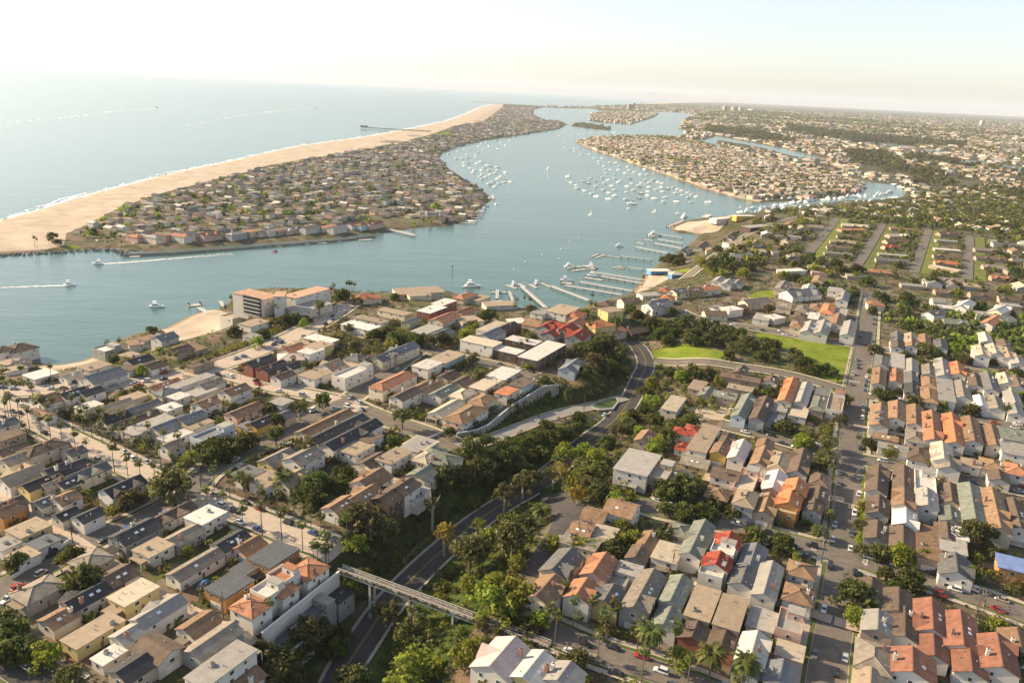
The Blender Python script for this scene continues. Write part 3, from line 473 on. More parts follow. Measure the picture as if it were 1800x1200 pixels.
# ---------------------------------------------------------------- houses: tile, near and far end of the long axis at roof height, width, eave height, roof form and colour, wall
HOUSES = """
A 150 640 350 490 11 5.5 h tp g
A 300 800 480 700 9 4 g bn w;A 460 690 740 500 9 5.5 g bk w;A 690 520 850 430 11 6 g db w
A 760 660 1000 540 9.5 6 f cr y
A 430 920 800 780 8.5 4.5 f tn y
A 900 790 1190 630 8 6.5 g lg w;A 760 900 930 820 8 5 g lg w
A 1210 850 1410 740 9 5 g bn w
A 950 905 1130 1000 10 6 g db w
A 760 1130 980 1030 10 5 g bk t
A 1250 990 1560 820 9 6 g tp g
A 1280 1190 1640 950 9 6.5 f lg w
A 1560 1190 1700 1110 8 4 g bn w
A 640 1060 800 960 6 3.5 f wh w
A 780 250 1000 120 11 6.5 g bk g
A 930 350 1090 260 10 5.5 f tn w
A 1140 490 1440 320 8 4 g tp w;A 1440 300 1600 200 9 4.5 g bk w
A 1110 250 1320 170 9 4.2 g tp g
A 1270 130 1440 50 11 6.5 f wh w
A 1000 110 1280 30 8 4 g db w
A 1550 310 1720 250 9 4 g bn p
A -20 70 110 20 10 6 g bn o
A 90 220 290 130 11 6 f tn y;A 0 300 80 250 9 4 f lg w
A 200 310 350 230 9 4 f bl w;A 70 380 230 330 9 4 f tn w
A 520 120 640 50 8 6 g bk w;A 370 100 500 50 8 4 g bk w
A 500 410 700 330 11 4 h tp t
A 30 20 130 -20 9 6 g db t
B 90 600 310 500 11 6.5 f sv o;B 260 470 340 420 8 5.5 f sv o
B 390 410 590 290 12 7.5 f sv o
B 270 710 410 640 11 6.5 h tc w;B 385 610 520 540 9 7.5 d wh w;B 500 600 590 530 9 8 h tc w;B 490 510 620 450 9 8 d tc w;B 640 480 790 390 11 8.5 h tc w
B 530 960 690 840 10 5 d bl g;B 690 760 830 650 11 7 d bl g;B 840 640 960 570 11 6.5 f bk g
G 510 250 640 180 10 8 g bk w;G 640 230 790 180 9 8 g bk w;G 270 270 450 250 14 7 g bn w;G 250 360 420 400 6 4 g bn w
G 620 350 780 300 9 5 f wh w
G 840 350 1000 270 9 6 g tn c
G 960 280 1140 230 9 5 f tn c
G 820 450 980 370 9 5 g bk c;G 980 380 1240 280 8 6 g gy w
G 890 490 1270 350 8 5.5 g db w;G 1290 360 1390 310 9 8 f wh c
G 1010 540 1360 410 12 6 f lg c
G 1220 510 1480 400 10 6 g bl c;G 1420 440 1590 370 9 7 g bl c;G 1480 500 1640 430 10 5 f tn c
G 1540 310 1710 270 11 6 g bn w
G 1360 270 1460 230 9 5.5 f wh w
G 1250 230 1360 180 9 6 h bl c;G 1360 200 1640 70 8 5 f lg w
G 1200 190 1390 110 7 4 g tc c
G 1500 240 1680 180 10 4 f lg w
G 1580 170 1740 110 9 4.5 g tp w
G 1570 600 1790 480 9 7.5 d bl b
G 1270 590 1520 520 9 4 f wh w
G 1290 650 1420 600 9 5 g tn w
G 40 770 180 700 10 6 g tp c;G 200 700 470 580 11 7 h db c
G 20 920 320 800 12 5.5 g tn w
G 0 700 180 610 8 5 g db t
G 390 840 460 800 7 7.5 g bk c;G 450 830 680 760 9 6 g bk c
G 530 890 850 790 9 5 g gy c
G 530 700 640 650 9 4.2 g gy w
G 190 970 370 890 9 6 g bk y
G 350 970 460 910 8 4.2 g tn w;G 470 950 600 890 8 5 g bk c
G 440 1070 590 1010 10 5 g bn w
G 830 1010 1110 890 10 6.5 g bk w
G 300 1100 410 1040 8 4 g gy w
G -20 490 70 420 9 5.5 g gy w
G -30 600 150 520 9 4 f db t
L 60 960 240 905 16 9 h db w;L -30 970 60 930 12 8 h db w
L 0 1070 150 1050 10 5 f tn w
L 100 1070 220 1040 9 4.5 g tn w
L 770 965 920 935 14 8 d wh g
L 880 935 1030 925 11 6 g tp c
L 1010 915 1180 895 12 7 f bn w;L 1090 880 1240 860 10 8 f bn w
L 1220 865 1380 835 11 8 x bl w
L 960 1015 1080 990 9 5 f tn w
L 1040 1065 1150 1005 10 5 g bk w
L 960 1110 1140 1080 10 5 f db w
L 1150 1095 1290 1055 10 5 g db w
L 1340 965 1500 935 10 5 g db t
L 1500 965 1600 935 10 4 f bn t
L 640 1110 850 1070 12 4 f tn w
L 660 1185 960 1120 14 5 g bl w
L 500 1180 620 1140 8 4 g cr w
L 220 1180 420 1130 12 4 f wh w
L 0 1130 200 1100 8 4 f tn w
L 1490 1095 1650 1040 9 5 f db t
M 0 710 180 650 14 9 d tn w;M 130 770 290 730 12 5 f tn w
M 140 860 250 845 8 4 f lg w
M 1000 545 1200 530 12 5 h or c
M 1330 505 1690 485 22 6 f tn c;M 1430 535 1600 525 9 4 f tn c
M 1200 645 1440 680 10 5 f tn c
M 1010 705 1260 740 9 5.5 f tn w
M 920 755 1180 790 12 6 f wh w
M 1540 665 1690 620 12 9 f wh k;M 1640 605 1780 570 11 9 f wh k
M 1630 725 1800 675 13 7 g tc c
M 1400 745 1500 715 8 5 g sg s
M 1480 830 1660 780 13 6 f lg w
M 1650 850 1740 800 10 5 g bl w
M 620 865 860 890 11 6 f wh t
M 530 915 700 895 10 4 f tn c
M 680 960 760 900 11 8 f tn y
M 420 955 600 925 12 5 g tc c
M 400 1010 600 1000 13 5 h pk c
M 600 990 720 945 10 8 f wh w
M 160 1080 330 1010 10 8 g bk k;M 290 1120 420 1050 10 8 g bk k;M 330 1160 440 1110 9 5 g db k
M 470 1095 570 1065 9 7 g bk w
M 400 1185 480 1130 8 6 g db w
M 740 1085 900 1055 12 7 x tn w
M 960 1030 1090 1000 12 6 h gy c;M 1090 1050 1190 1000 9 6 g db c
M 1190 1035 1300 970 10 8 x bl c;M 1290 970 1490 915 10 8 x bl c
M 940 1100 1060 1070 9 5 f tn w
H 770 90 1000 50 14 6 f tn w
H 1050 100 1290 10 11 8 d wh w
H 1340 175 1640 60 11 8 h tc c
H 1500 260 1670 190 10 8 g db w
H 1670 190 1798 130 11 6.5 g bn w
H 150 220 320 160 11 6 g bn w
H 200 395 430 305 10 6 g bn p
H 380 480 520 400 9 6 g bk Y;H 300 500 380 460 8 3.5 f bl Y
H 540 305 670 280 10 5 f lg b
H 580 405 680 375 9 5 g gy t
H 770 540 1140 360 10 5.5 g bn c
H 870 600 1230 390 10 7 g bk w
H 980 645 1340 435 10 7 g bk w
H 1110 695 1290 620 11 6 f tn w;H 1240 600 1370 550 9 6.5 f db w
H 1260 790 1400 700 9 4.5 g db c
H 1400 765 1590 675 10 7 f tn w
H 1600 670 1770 590 11 5.5 f lg w
H 460 765 690 680 10 5 g tp y
H 660 745 900 670 12 8 g tp w
H 410 945 600 860 11 5 f tn w;H 590 930 790 840 11 6 x tn c
H 260 890 420 820 11 5 f gy d
H 1200 930 1430 850 13 6 g bn w
H 1110 1050 1380 1000 12 5 g bn w
H 950 1110 1190 1080 10 5 g bn w
H 1380 1070 1520 980 11 8 g db d;H 1500 990 1640 910 11 9 g db w;H 1620 1070 1740 1000 8 7 d wh w
H 1640 870 1798 820 11 5 g sg c
H 1700 760 1798 690 9 5 h cr c
I 770 70 1030 90 12 8.5 f wh d
I 690 150 890 165 12 7 f wh d
I 900 215 1200 105 15 8 f wh d
I 160 225 430 195 14 6 f tn b
I 40 275 240 265 13 7 f wh w
I 230 360 380 330 9 5 g db t
I 350 410 490 370 10 5 g db t
I 470 435 730 410 11 6 f cr c;I 620 355 860 325 14 5 f wh c
I 690 495 840 465 9 6.5 f or w;I 810 435 960 395 10 5 f db b
I 60 470 260 420 9 6 g bn w
I 170 500 370 440 10 6 g sg w
I 340 510 500 475 10 6 h cr w
I 470 545 690 530 11 6 h bn c
I 180 650 410 560 10 4 g cr w
I 300 690 590 600 13 5 h bn w
I 1190 290 1380 250 12 6 x bl b
I 540 30 740 0 12 7 g bl w
I 80 1000 390 980 13 5 h sg c
I 0 910 180 870 14 5 f cr w
N 20 550 140 510 12 7 h tc c
N 130 570 260 540 11 7 f tn c
N 230 605 470 595 14 5 f tn w;N 280 585 390 575 10 7 f tn w
N 0 670 150 630 11 5 g tc c
N 20 735 190 715 16 5 f tn w
N 190 810 400 750 10 7 f cr w;N 290 830 390 790 8 6.5 g bl w;N 370 790 470 750 10 7 g bk k
N 430 740 550 730 12 5 f pk c
N 560 730 690 750 14 6 g bn c
N 620 675 740 650 11 5 f lg w
N 760 665 940 625 18 7 f tn w
N 900 695 1000 655 12 5 h or c
N 910 745 1010 725 12 5 g tc c
N 1060 765 1220 735 14 6 h or y
N 1170 655 1290 640 13 9 f tn y
N 1140 600 1240 580 11 8 h db t
N 1220 810 1320 790 11 5 g tc c
N 1360 810 1490 790 12 5 g db d
N 1310 570 1450 560 12 5 g db w
N 1460 525 1600 520 13 6 f lg w
N 1520 610 1690 590 14 7 g bl w
N 1620 490 1690 475 10 6 h or c
N 1640 555 1720 535 10 6 h or c
N 1710 510 1798 490 12 7 f gy c
J 400 355 540 260 10 7 f cr c
J 850 65 1150 125 9 5 g db t;J 930 45 1070 30 9 5 g db t
J 1190 125 1290 105 9 5 g db w
J 600 190 720 140 10 4 f tn t
J 690 240 780 190 10 4 g sg t
J 790 220 970 240 11 5 g sg t
J 900 165 1090 205 10 4 f tn t
J 960 400 1090 240 9 7 x sg b
J 1100 420 1230 260 9 7.5 x db g
J 1330 280 1430 110 9 8 x or c
J 1460 295 1530 145 9 7 g lg w
J 1580 350 1650 250 9 6 h sg t;J 1610 240 1670 190 9 6 f gy t
J 1710 360 1790 230 10 7 d tn w
J 1260 360 1360 300 10 5 f lg w
J 1400 400 1510 350 11 4 f cr w
J 1220 450 1310 400 10 4 f bl w
J 590 540 670 480 11 6 h rd w;J 510 535 560 500 10 5 h rd w
J 500 660 580 620 7 3.5 h rd w
J 640 680 780 480 11 7 f tn w
J 790 690 890 630 9 7 g bn Y;J 830 620 940 560 9 6 g db Y
J 930 730 1050 610 9 7 g pk w
J 1110 780 1220 660 10 6 x bn w;J 1150 640 1230 600 9 6 g bn w
J 1240 820 1370 690 10 6 h tn b
J 1410 840 1530 680 10 6.5 x db w
J 1560 930 1690 870 9 6 h db g
J 1540 1050 1690 990 9 6 g db g
J 1500 1130 1650 1090 9 6 g db g
J 1340 1170 1365 1100 11 6 d cr o;J 1370 1100 1405 1010 11 8 x or o;J 1415 1000 1460 910 11 8.5 x or o
J 1200 970 1340 860 10 6 g pk p
J 1130 1160 1270 1040 10 6 g bn t
J 970 980 1120 840 10 7 d cr p
J 970 1090 1110 1000 10 8.5 h tn g
J 760 1030 880 980 11 6 h bn d
J 780 830 990 860 13 7.5 g db w
J 540 730 750 775 12 5 g tp y
J 450 910 600 860 10 5 g tn w
J 310 890 440 790 10 7.5 d lg t
J 190 590 300 530 9 5 g bn t
C 1570 275 1790 330 14 8 g bn w;C 1380 350 1560 370 12 6 g bn w
C 1300 450 1440 500 12 5 g bn c;C 1440 510 1620 540 13 5 f cr c;C 1210 560 1500 605 11 5 f tp c
C 1080 800 1330 680 11 8 x gy c
C 970 1020 1180 880 11 8.5 x bn c
C 1420 840 1580 700 10 9 x tc p
C 1280 1010 1440 910 10 8.5 x tc w
C 1500 1050 1650 960 10 7.5 x gy y
C 1590 900 1680 850 9 6 f lg w;C 1680 830 1790 780 9 8 f lg w
D 1390 610 1560 320 10 8 x tp g
D 1370 210 1500 140 8 5 g db s;D 1460 140 1550 20 7 5 g bn s
D 290 1100 450 860 14 8 g pk w
D 540 1170 680 960 12 8 g wh y
D 800 1190 900 1050 11 8 g lg w
E 30 380 150 290 11 6.5 f cr w
E 210 340 360 140 9.5 8 g sg w
E 110 200 230 160 10 5 h sg t
E 375 475 395 430 10 8 d wh w;E 400 425 440 345 10.5 9.5 x rd w;E 445 335 470 285 10 9 d wh w;E 475 280 505 215 10.5 9.5 x rd w
E 610 440 690 290 10 7 g bl w;E 550 540 630 440 10 7.5 g gy w
E 700 610 800 410 9.5 7.5 g lg w
E 950 480 1000 400 11 6 h bn w;E 930 650 980 550 11 6.5 h bn w
E 860 850 940 730 9.5 8 d lg p;E 850 1020 940 950 9.5 5 f cr p
E 660 830 760 730 10 5.5 f lg w
E 610 1040 700 880 10 8 g wh w;E 570 1120 650 1050 9 6 g lg w
E 250 760 390 580 9.6 8 f tn t;E 200 880 330 830 10 5.5 g db k
E 440 820 570 640 9.6 8 f tn t;E 390 940 520 890 10 5.5 g db k
E 90 660 200 500 9 7.5 g sg w;E 20 800 150 730 9.5 6.5 g sg w
E 790 1180 880 1070 10 7 g bl w
F 430 130 470 0 9.5 7.5 g db w
F 430 250 480 170 9.5 6 g db g
F 420 390 470 310 9.5 6 g db g
F 570 110 620 0 9 7.5 g db w;F 570 210 620 130 9 8.5 g bn w
F 690 130 740 30 9.5 8 d wh w;F 700 210 750 130 9.5 8.5 g lg w
F 570 310 640 240 10 7 g wh b
F 560 430 620 340 10 5 g db g
F 710 500 760 330 9.5 6 f bn t
F 830 190 880 100 9 6 g db c;F 830 290 880 230 9 6 g sg w
F 950 280 1000 100 9.5 8 g sg w
F 1080 330 1130 130 9.5 8 g bn c
F 1200 330 1240 190 9 6 g db w
F 810 390 860 320 9 5 g db w;F 870 390 920 340 8 6 f wh w
F 830 460 910 410 10 6 f lg w
F 850 580 920 500 12 6 x gy w
F 1150 555 1240 515 10 6.5 f tb o
F 390 710 440 630 10 5 g db w
F 400 890 500 820 10 6.5 g lg t
F 530 790 600 690 10 6 g db w;F 560 930 640 800 10 5 g db w
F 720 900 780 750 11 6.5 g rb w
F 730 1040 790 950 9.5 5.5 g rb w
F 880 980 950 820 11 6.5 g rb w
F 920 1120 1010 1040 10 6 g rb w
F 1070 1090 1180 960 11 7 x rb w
F 400 1110 460 970 11 7 h tp w
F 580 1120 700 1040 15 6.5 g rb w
F 370 1195 450 1150 10 6 g tn w
F 1200 1000 1263 920 11 6 g bn w
K 640 290 710 200 10 7.5 h gy w
K 770 290 830 190 9.5 7 f lg w
K 890 320 930 230 9.5 6.5 g lg w
K 1010 340 1090 280 9.5 6 g tp w
K 1120 350 1190 230 9.5 7 x lg w
K 1240 340 1310 260 9.5 7 x or w
K 630 420 680 300 9.5 7.5 g bn w
K 760 400 810 310 9.5 6 g tc w
K 880 410 940 330 9.5 6 g gy w;K 880 490 950 410 9.5 6 g bk w
K 1020 440 1080 370 9.5 6.5 h bn w
K 1010 550 1090 460 10 6.5 h bn c
K 1140 550 1220 390 10 7.5 f lg w
K 1270 520 1350 410 10 7 g tp w
K 1380 430 1450 350 9.5 6.5 g db w
K 1490 460 1560 340 9.5 7 g gy w
K 1620 410 1690 350 10 7 x cr w
K 1710 440 1780 370 10 7 x db w
K 1410 590 1500 530 10 6 g wh w
K 1540 610 1610 530 10 6 g tp w
K 1680 570 1740 490 10 6 g lg w
K 1690 650 1770 600 10 6 g lg w
K 620 740 700 590 11 6.5 g bn w
K 750 690 840 570 10 7 g bn w
K 890 730 990 600 10 7 g bn w
K 1040 870 1110 630 10 8 x tc w
K 1190 890 1290 650 10 8 x or w
K 1330 860 1440 700 10 8 g bn w
K 1530 900 1580 760 10 6 g bn w
K 1640 850 1780 800 14 7 f sg w
K 1650 960 1790 910 14 7 f lg w
K 610 820 800 850 8 4.5 g bn w
K 650 890 880 930 9 5.5 g lg w
K 890 860 990 800 10 6 h tp w
K 900 1000 1030 930 11 5.5 h db w
K 1110 1010 1200 900 11 8.5 x cr w;K 1150 1070 1260 1010 11 7 x tp w
K 1310 1020 1450 1040 11 5 g tn w
K 1490 1070 1620 1030 12 6 h bn w
K 1690 1110 1798 1060 12 6 h tc w
K 1560 1170 1640 1120 10 5 g db w
K 760 80 830 20 9.5 6.5 x gy w;K 770 130 830 80 9.5 6.5 g db w
K 870 90 940 30 9.5 6.5 g tn w;K 870 120 950 70 9.5 6.5 g bn w
K 980 90 1050 40 9.5 6 g bn w
K 1110 130 1170 80 10 6 g gy w
K 1420 190 1500 130 11 8 x cr w
K 1530 180 1600 120 11 8 x cr w
K 1640 210 1700 150 10 7 x tn w
K 1690 250 1798 210 11 6 g lg w
K 1590 115 1700 90 11 5 g db w
K 1450 80 1540 30 10 6 g pk w
O 620 890 790 895 12 5 g db c
O 690 860 760 850 10 5 f lg w
O 780 870 890 855 11 7 f wh w
O 860 850 940 840 10 5 g db k
O 930 805 1120 785 12 6.5 x tp c
O 1200 825 1310 830 13 6 x tp c
O 1030 945 1130 915 12 5.5 f lg w
O 1130 935 1220 920 11 6 f wh w
O 1320 1000 1400 970 10 7 h bn c
O 1340 930 1420 905 10 6 h db c
O 1360 875 1440 845 10 6 h tp c
O 1410 1040 1490 970 10 7 x lg w
O 1440 940 1510 900 10 6 f wh w
O 1510 1050 1600 960 10 7.5 x lg w
O 1560 890 1640 830 10 8 h or c
O 1470 860 1550 830 10 7 h bn c
O 1630 980 1720 910 10 7 g bn w
O 1650 920 1740 870 10 6 f lg w
O 1730 1080 1798 950 10 7.5 g lg w
O 1180 700 1300 655 11 6 g tp c
O 1270 735 1500 715 17 6 x bl w
O 1390 720 1490 680 11 6 g wh w
O 1610 725 1700 705 12 6 f lg w
O 1690 790 1750 730 10 7 x lg w
O 1490 650 1560 605 10 6 h bn c
O 1220 565 1400 555 11 5 f wh w
O 700 645 770 615 9 5 g lg w
O 770 665 850 635 9 6 g lg w
O 850 665 920 640 9 5 g tp w
O 490 710 600 705 12 6 g db t
O 590 705 720 685 11 6 h or w
O 370 725 470 710 11 7 g gy c
O 190 820 330 795 13 7.5 x bl w
O 740 300 910 270 14 6 x db w
O 790 345 930 335 12 4 f tn w
O 950 220 1110 205 16 6 f lg d
O 690 155 800 145 14 5 f wh w
O 600 135 680 120 10 4 f wh w
O 400 405 520 385 14 5 x gy w
O 840 445 990 435 14 4.5 x lg w
O 560 380 640 340 12 5 g db w
P 230 425 430 430 13 4 f sg w
P 250 370 430 375 13 4.5 g db w
P 270 325 460 335 13 4.5 g tn w
P 330 285 500 290 13 4.5 g db w
P 340 240 540 240 14 4.5 f or w
P 370 200 550 205 13 4.5 g cr w
P 650 475 860 475 13 4.5 g gy w
P 660 435 870 440 13 4.5 f lg w
P 690 370 790 370 13 4.5 g rd w
P 700 325 860 325 13 4.5 g db w
P 720 280 880 280 13 4.5 g cr w
P 750 230 920 235 13 4.5 f tc w
P 1060 520 1290 565 13 5 f cr w
P 1090 485 1280 505 13 4.5 g or w
P 1090 440 1300 450 13 4.5 g db w
P 1100 395 1280 400 13 4.5 f wh w
P 1110 325 1270 330 13 4.5 f lg w
P 1120 265 1270 265 13 4.5 g db w
P 1430 395 1590 395 13 4.5 g tp w
P 1440 460 1620 460 13 4.5 g db w
P 1480 525 1620 530 13 4.5 g tp w
P 1530 600 1700 625 13 4.5 g tc w
P 580 560 750 570 14 4.5 h tc w
P 820 665 1010 690 13 4.5 f lg w
P 1090 710 1240 730 13 4.5 g db w
P 1130 620 1320 640 13 4.5 g tp w
P 1390 745 1560 745 14 5 g db w
P 1590 765 1760 785 14 5 g db w
P 1620 825 1770 845 13 4.5 f lg w
P 1070 785 1220 800 12 6 g lg w
P 1100 840 1250 860 12 5 f wh w
P 1290 850 1370 800 11 7 x wh w
P 1410 895 1560 905 12 6 f lg w
P 1500 980 1600 920 10 6 g tc w
P 1600 950 1690 930 12 5 g lg w
P 1570 880 1660 840 11 8 x wh c
P 1040 900 1130 880 11 6 g gy w
P 1160 950 1350 970 13 8 g sg w
P 560 805 690 825 12 6 h tc c
"""
FOOT = []           # world footprints, for keeping trees and shrubs off the houses
CX, CY = 0.0, 0.0
win_mb = MB(); win_mb.box(-.62, .62, -.05, .03, -.68, .68, MATS['white_trim']); win_mb.box(-.50, .50, -.06, .06, -.56, .56, MATS['pane_dark']); WIN = win_mb.data('window')
gar_mb = MB(); gar_mb.box(-2.3, 2.3, -.05, .04, 0, 2.2, MATS['white_trim'])
for k in range(1, 4): gar_mb.box(-2.2, 2.2, .04, .055, k * .55 - .03, k * .55 + .01, MATS['steel'])
GAR = gar_mb.data('garage_door')
door_mb = MB(); door_mb.box(-.5, .5, -.05, .05, 0, 2.1, MATS['timber']); DOOR = door_mb.data('door')
sky_mb = MB(); sky_mb.box(-.6, .6, -.45, .45, -.1, .16, MATS['white_trim'], MATS['skylight']); SKYL = sky_mb.data('skylight')
vent_mb = MB(); vent_mb.tube([(0, 0, -.4), (0, 0, .5)], .12, MATS['steel'], 6); vent_mb.tube([(0, 0, .5), (0, 0, .62)], .2, MATS['steel'], 6); VENT = vent_mb.data('roof_vent')
ac_mb = MB(); ac_mb.box(-.7, .7, -.5, .5, 0, .8, MATS['steel'], MATS['dark_metal']); AC = ac_mb.data('air_conditioner')
def chim_mesh(m):
    mb = MB(); mb.box(-.55, .55, -.45, .45, -2.5, 1.5, m); mb.box(-.65, .65, -.55, .55, 1.5, 1.65, m); mb.box(-.25, .25, -.2, .2, 1.65, 1.95, MATS['dark_metal']); return mb.data('chimney')
CHIM = dict(k=chim_mesh(MATS['chimney_brick']), w=chim_mesh(wmat('w')))
FORM = dict(g='gabled', h='hipped', f='flat', d='flat terraced', x='many gabled')
def roof_height(typ, W): return {'g': .21 * W, 'h': .19 * W, 'f': .25, 'd': .9, 'x': .24 * W}[typ]

def volume(root, v, r, detail):
    """one volume of a house in its own frame: walls, roof, and what is fixed to them"""
    cx, cy, a, L, W, h, typ, rc, wc = v; M = Matrix.Translation((cx, cy, 0)) @ Matrix.Rotation(a, 4, 'Z')
    if typ == 'g' and detail > 1 and L > 12 and r.random() < .4: typ = 'x'
    defer = []
    def put_roof(*a, rz=0.): defer.append((a, rz))
    hl, hw = L / 2, W / 2; rise = roof_height(typ, W); wm, rm = wmat(wc), rmat(rc); wl = MB(); rf = MB(); z0 = -3.0
    def put(name, data, x, y, z, rz=0., par=root, sc=None):
        o = link(name, data, par); o.matrix_local = M @ Matrix.Translation((x, y, z)) @ Matrix.Rotation(rz, 4, 'Z') @ (Matrix.Diagonal((*sc, 1)) if sc else Matrix.Identity(4)); return o
    ov = .45
    if typ in 'gx':
        wl.add([(-hl, -hw, z0), (hl, -hw, z0), (hl, hw, z0), (-hl, hw, z0), (-hl, -hw, h), (hl, -hw, h), (hl, hw, h), (-hl, hw, h), (-hl, 0, h + rise), (hl, 0, h + rise)],
               [(0, 1, 5, 4), (2, 3, 7, 6), (1, 2, 6, 9, 5), (3, 0, 4, 8, 7)], wm)
        sl = rise / hw; e = hl + ov; t = .22
        for s in (-1, 1):
            p = [(-e, 0, h + rise + t), (e, 0, h + rise + t), (e, s * (hw + ov), h - sl * ov + t), (-e, s * (hw + ov), h - sl * ov + t)]; q = [(x, y, z - t + .03) for x, y, z in p]
            f = [(0, 1, 2, 3), (7, 6, 5, 4), (0, 4, 5, 1), (1, 5, 6, 2), (2, 6, 7, 3), (3, 7, 4, 0)]; rf.add(p + q, f if s < 0 else [k[::-1] for k in f], rm)
        rf.box(-e, e, -.16, .16, h + rise + t - .05, h + rise + t + .07, rm)
        if typ == 'x':       # cross gables and dormers on the long sides
            for k in range(2 if L > 15 else 1):
                s = r.choice((-1, 1)); xc = r.uniform(-.28, .28) * L if k == 0 else (-.3 if r.random() < .5 else .3) * L; gw = r.uniform(2.0, 3.0); hr = r.uniform(.75, .98) * rise; yo = s * (hw + .25)
                wl.add([(xc - gw, yo, z0), (xc + gw, yo, z0), (xc + gw, yo, h + .15), (xc, yo, h + hr), (xc - gw, yo, h + .15), (xc - gw, s * hw * .6, z0), (xc + gw, s * hw * .6, z0), (xc + gw, s * hw * .6, h + .15), (xc - gw, s * hw * .6, h + .15)],
                       [(0, 1, 2, 3, 4)] if s < 0 else [(4, 3, 2, 1, 0)], wm)
                wl.add([(xc - gw, yo, z0), (xc - gw, yo, h + .15), (xc - gw, 0, h + .15), (xc - gw, 0, z0)], [(0, 1, 2, 3)], wm); wl.add([(xc + gw, yo, z0), (xc + gw, yo, h + .15), (xc + gw, 0, h + .15), (xc + gw, 0, z0)], [(3, 2, 1, 0)], wm)
                for u in (-1, 1):
                    p = [(xc, s * (hw + .75), h + hr + t + .05), (xc, 0, h + hr + t + .05), (xc + u * (gw + .4), 0, h + .05 + t), (xc + u * (gw + .4), s * (hw + .75), h + .05 + t)]; q = [(x, y, z - t + .03) for x, y, z in p]
                    f = [(0, 1, 2, 3), (7, 6, 5, 4), (0, 4, 5, 1), (1, 5, 6, 2), (2, 6, 7, 3), (3, 7, 4, 0)]; rf.add(p + q, f if s * u > 0 else [k_[::-1] for k_ in f], rm)
                if detail > 1: put('window', WIN, xc, yo + s * .06, h - 1.2, 0 if s > 0 else PI)
    elif typ == 'h':
        wl.box(-hl, hl, -hw, hw, z0, h, wm); e, f_ = hl + .55, hw + .55; rl = max(hl - hw, 0.05)
        vs = [(-e, -f_, h), (e, -f_, h), (e, f_, h), (-e, f_, h), (-e, -f_, h + .2), (e, -f_, h + .2), (e, f_, h + .2), (-e, f_, h + .2), (-rl, 0, h + rise + .2), (rl, 0, h + rise + .2)]
        rf.add(vs, [(3, 2, 1, 0), (0, 1, 5, 4), (1, 2, 6, 5), (2, 3, 7, 6), (3, 0, 4, 7), (4, 5, 9, 8), (6, 7, 8, 9), (5, 6, 9), (7, 4, 8)], rm)
        for p, q in (((-rl, 0), (rl, 0)), ((rl, 0), (e, f_)), ((rl, 0), (e, -f_)), ((-rl, 0), (-e, f_)), ((-rl, 0), (-e, -f_))):
            zz = lambda c: h + rise + .22 if abs(c[1]) < .1 else h + .22
            rf.tube([(p[0], p[1], zz(p)), (q[0], q[1], zz(q))], .13, rm, 4)
    elif typ == 'f':
        wl.box(-hl, hl, -hw, hw, z0, h, wm); ov = .35; rf.box(-hl - ov, hl + ov, -hw - ov, hw + ov, h, h + .28, rm)
        if rc == 'sv':
            for i in range(int(L / 1.7)):
                rf.box(-hl + .1 + i * 1.7, -hl + 1.66 + i * 1.7, -hw - .2, hw + .2, h + .28, h + .36, rm)
            for j in range(int(W / 1.1)): rf.box(-hl, hl, -hw + j * 1.1, -hw + j * 1.1 + .07, h + .362, h + .39, MATS['steel'])
        elif rc == 'tb':
            rf.box(-hl - .6, hl * .7, -hw - .6, hw + .6, h + .28, h + .45, rm)
        elif detail:
            for k in range(r.randint(2, 5)): put_roof('roof_vent', VENT, r.uniform(-.4, .4) * L, r.uniform(-.35, .35) * W, h + .3)
            if r.random() < .5 and rc != 'sv': put_roof('air_conditioner', AC, r.uniform(-.35, .35) * L, r.uniform(-.3, .3) * W, h + .28, rz=r.random())
    else:                    # terrace behind a parapet
        wl.box(-hl, hl, -hw, hw, z0, h, wm)
        for x0, x1, y0, y1 in ((-hl, hl, -hw, -hw + .25), (-hl, hl, hw - .25, hw), (-hl, -hl + .25, -hw + .25, hw - .25), (hl - .25, hl, -hw + .25, hw - .25)): wl.box(x0, x1, y0, y1, h, h + .95, wm)
        rf.box(-hl + .25, hl - .25, -hw + .25, hw - .25, h, h + .06, rm)
        pw = min(L * .38, 6.0)
        wl.box(hl - pw, hl - .3, -hw + .3, hw * .35, h + .06, h + 2.5, wm); rf.box(hl - pw - .2, hl - .1, -hw + .1, hw * .35 + .2, h + 2.5, h + 2.7, rmat('lg') if rc not in ('tc', 'tn') else rmat('tc'))
        if detail > 1: put('window', WIN, hl - pw - .04, -hw * .3, h + 1.2, PI / 2)
    o = link('wall', wl.data('wall'), root); o.matrix_local = M; ro = link('roof', rf.data('roof'), root); ro.matrix_local = M
    if detail > 1 and L > 9 and r.random() < .5:      # a lower lean-to or covered porch against one end
        s = r.choice((-1, 1)); pm = MB(); pw_ = W * r.uniform(.5, .85); pd = r.uniform(2., 3.6); hh_ = min(h - .8, 2.9); sx = s * (hl + pd); x0, x1 = (hl + .02, hl + pd) if s > 0 else (-hl - pd, -hl - .02)
        pm.box(x0, x1, -pw_ / 2, pw_ / 2, hh_, hh_ + .22, rmat(r.choice((rc, 'lg', 'tn', 'tp'))))
        for yy in (-pw_ / 2 + .15, pw_ / 2 - .15): pm.box(sx - .1, sx + .1, yy - .1, yy + .1, -1.5, hh_, MATS['white_trim'])
        q_ = link('porch', pm.data('porch'), root); q_.matrix_local = M
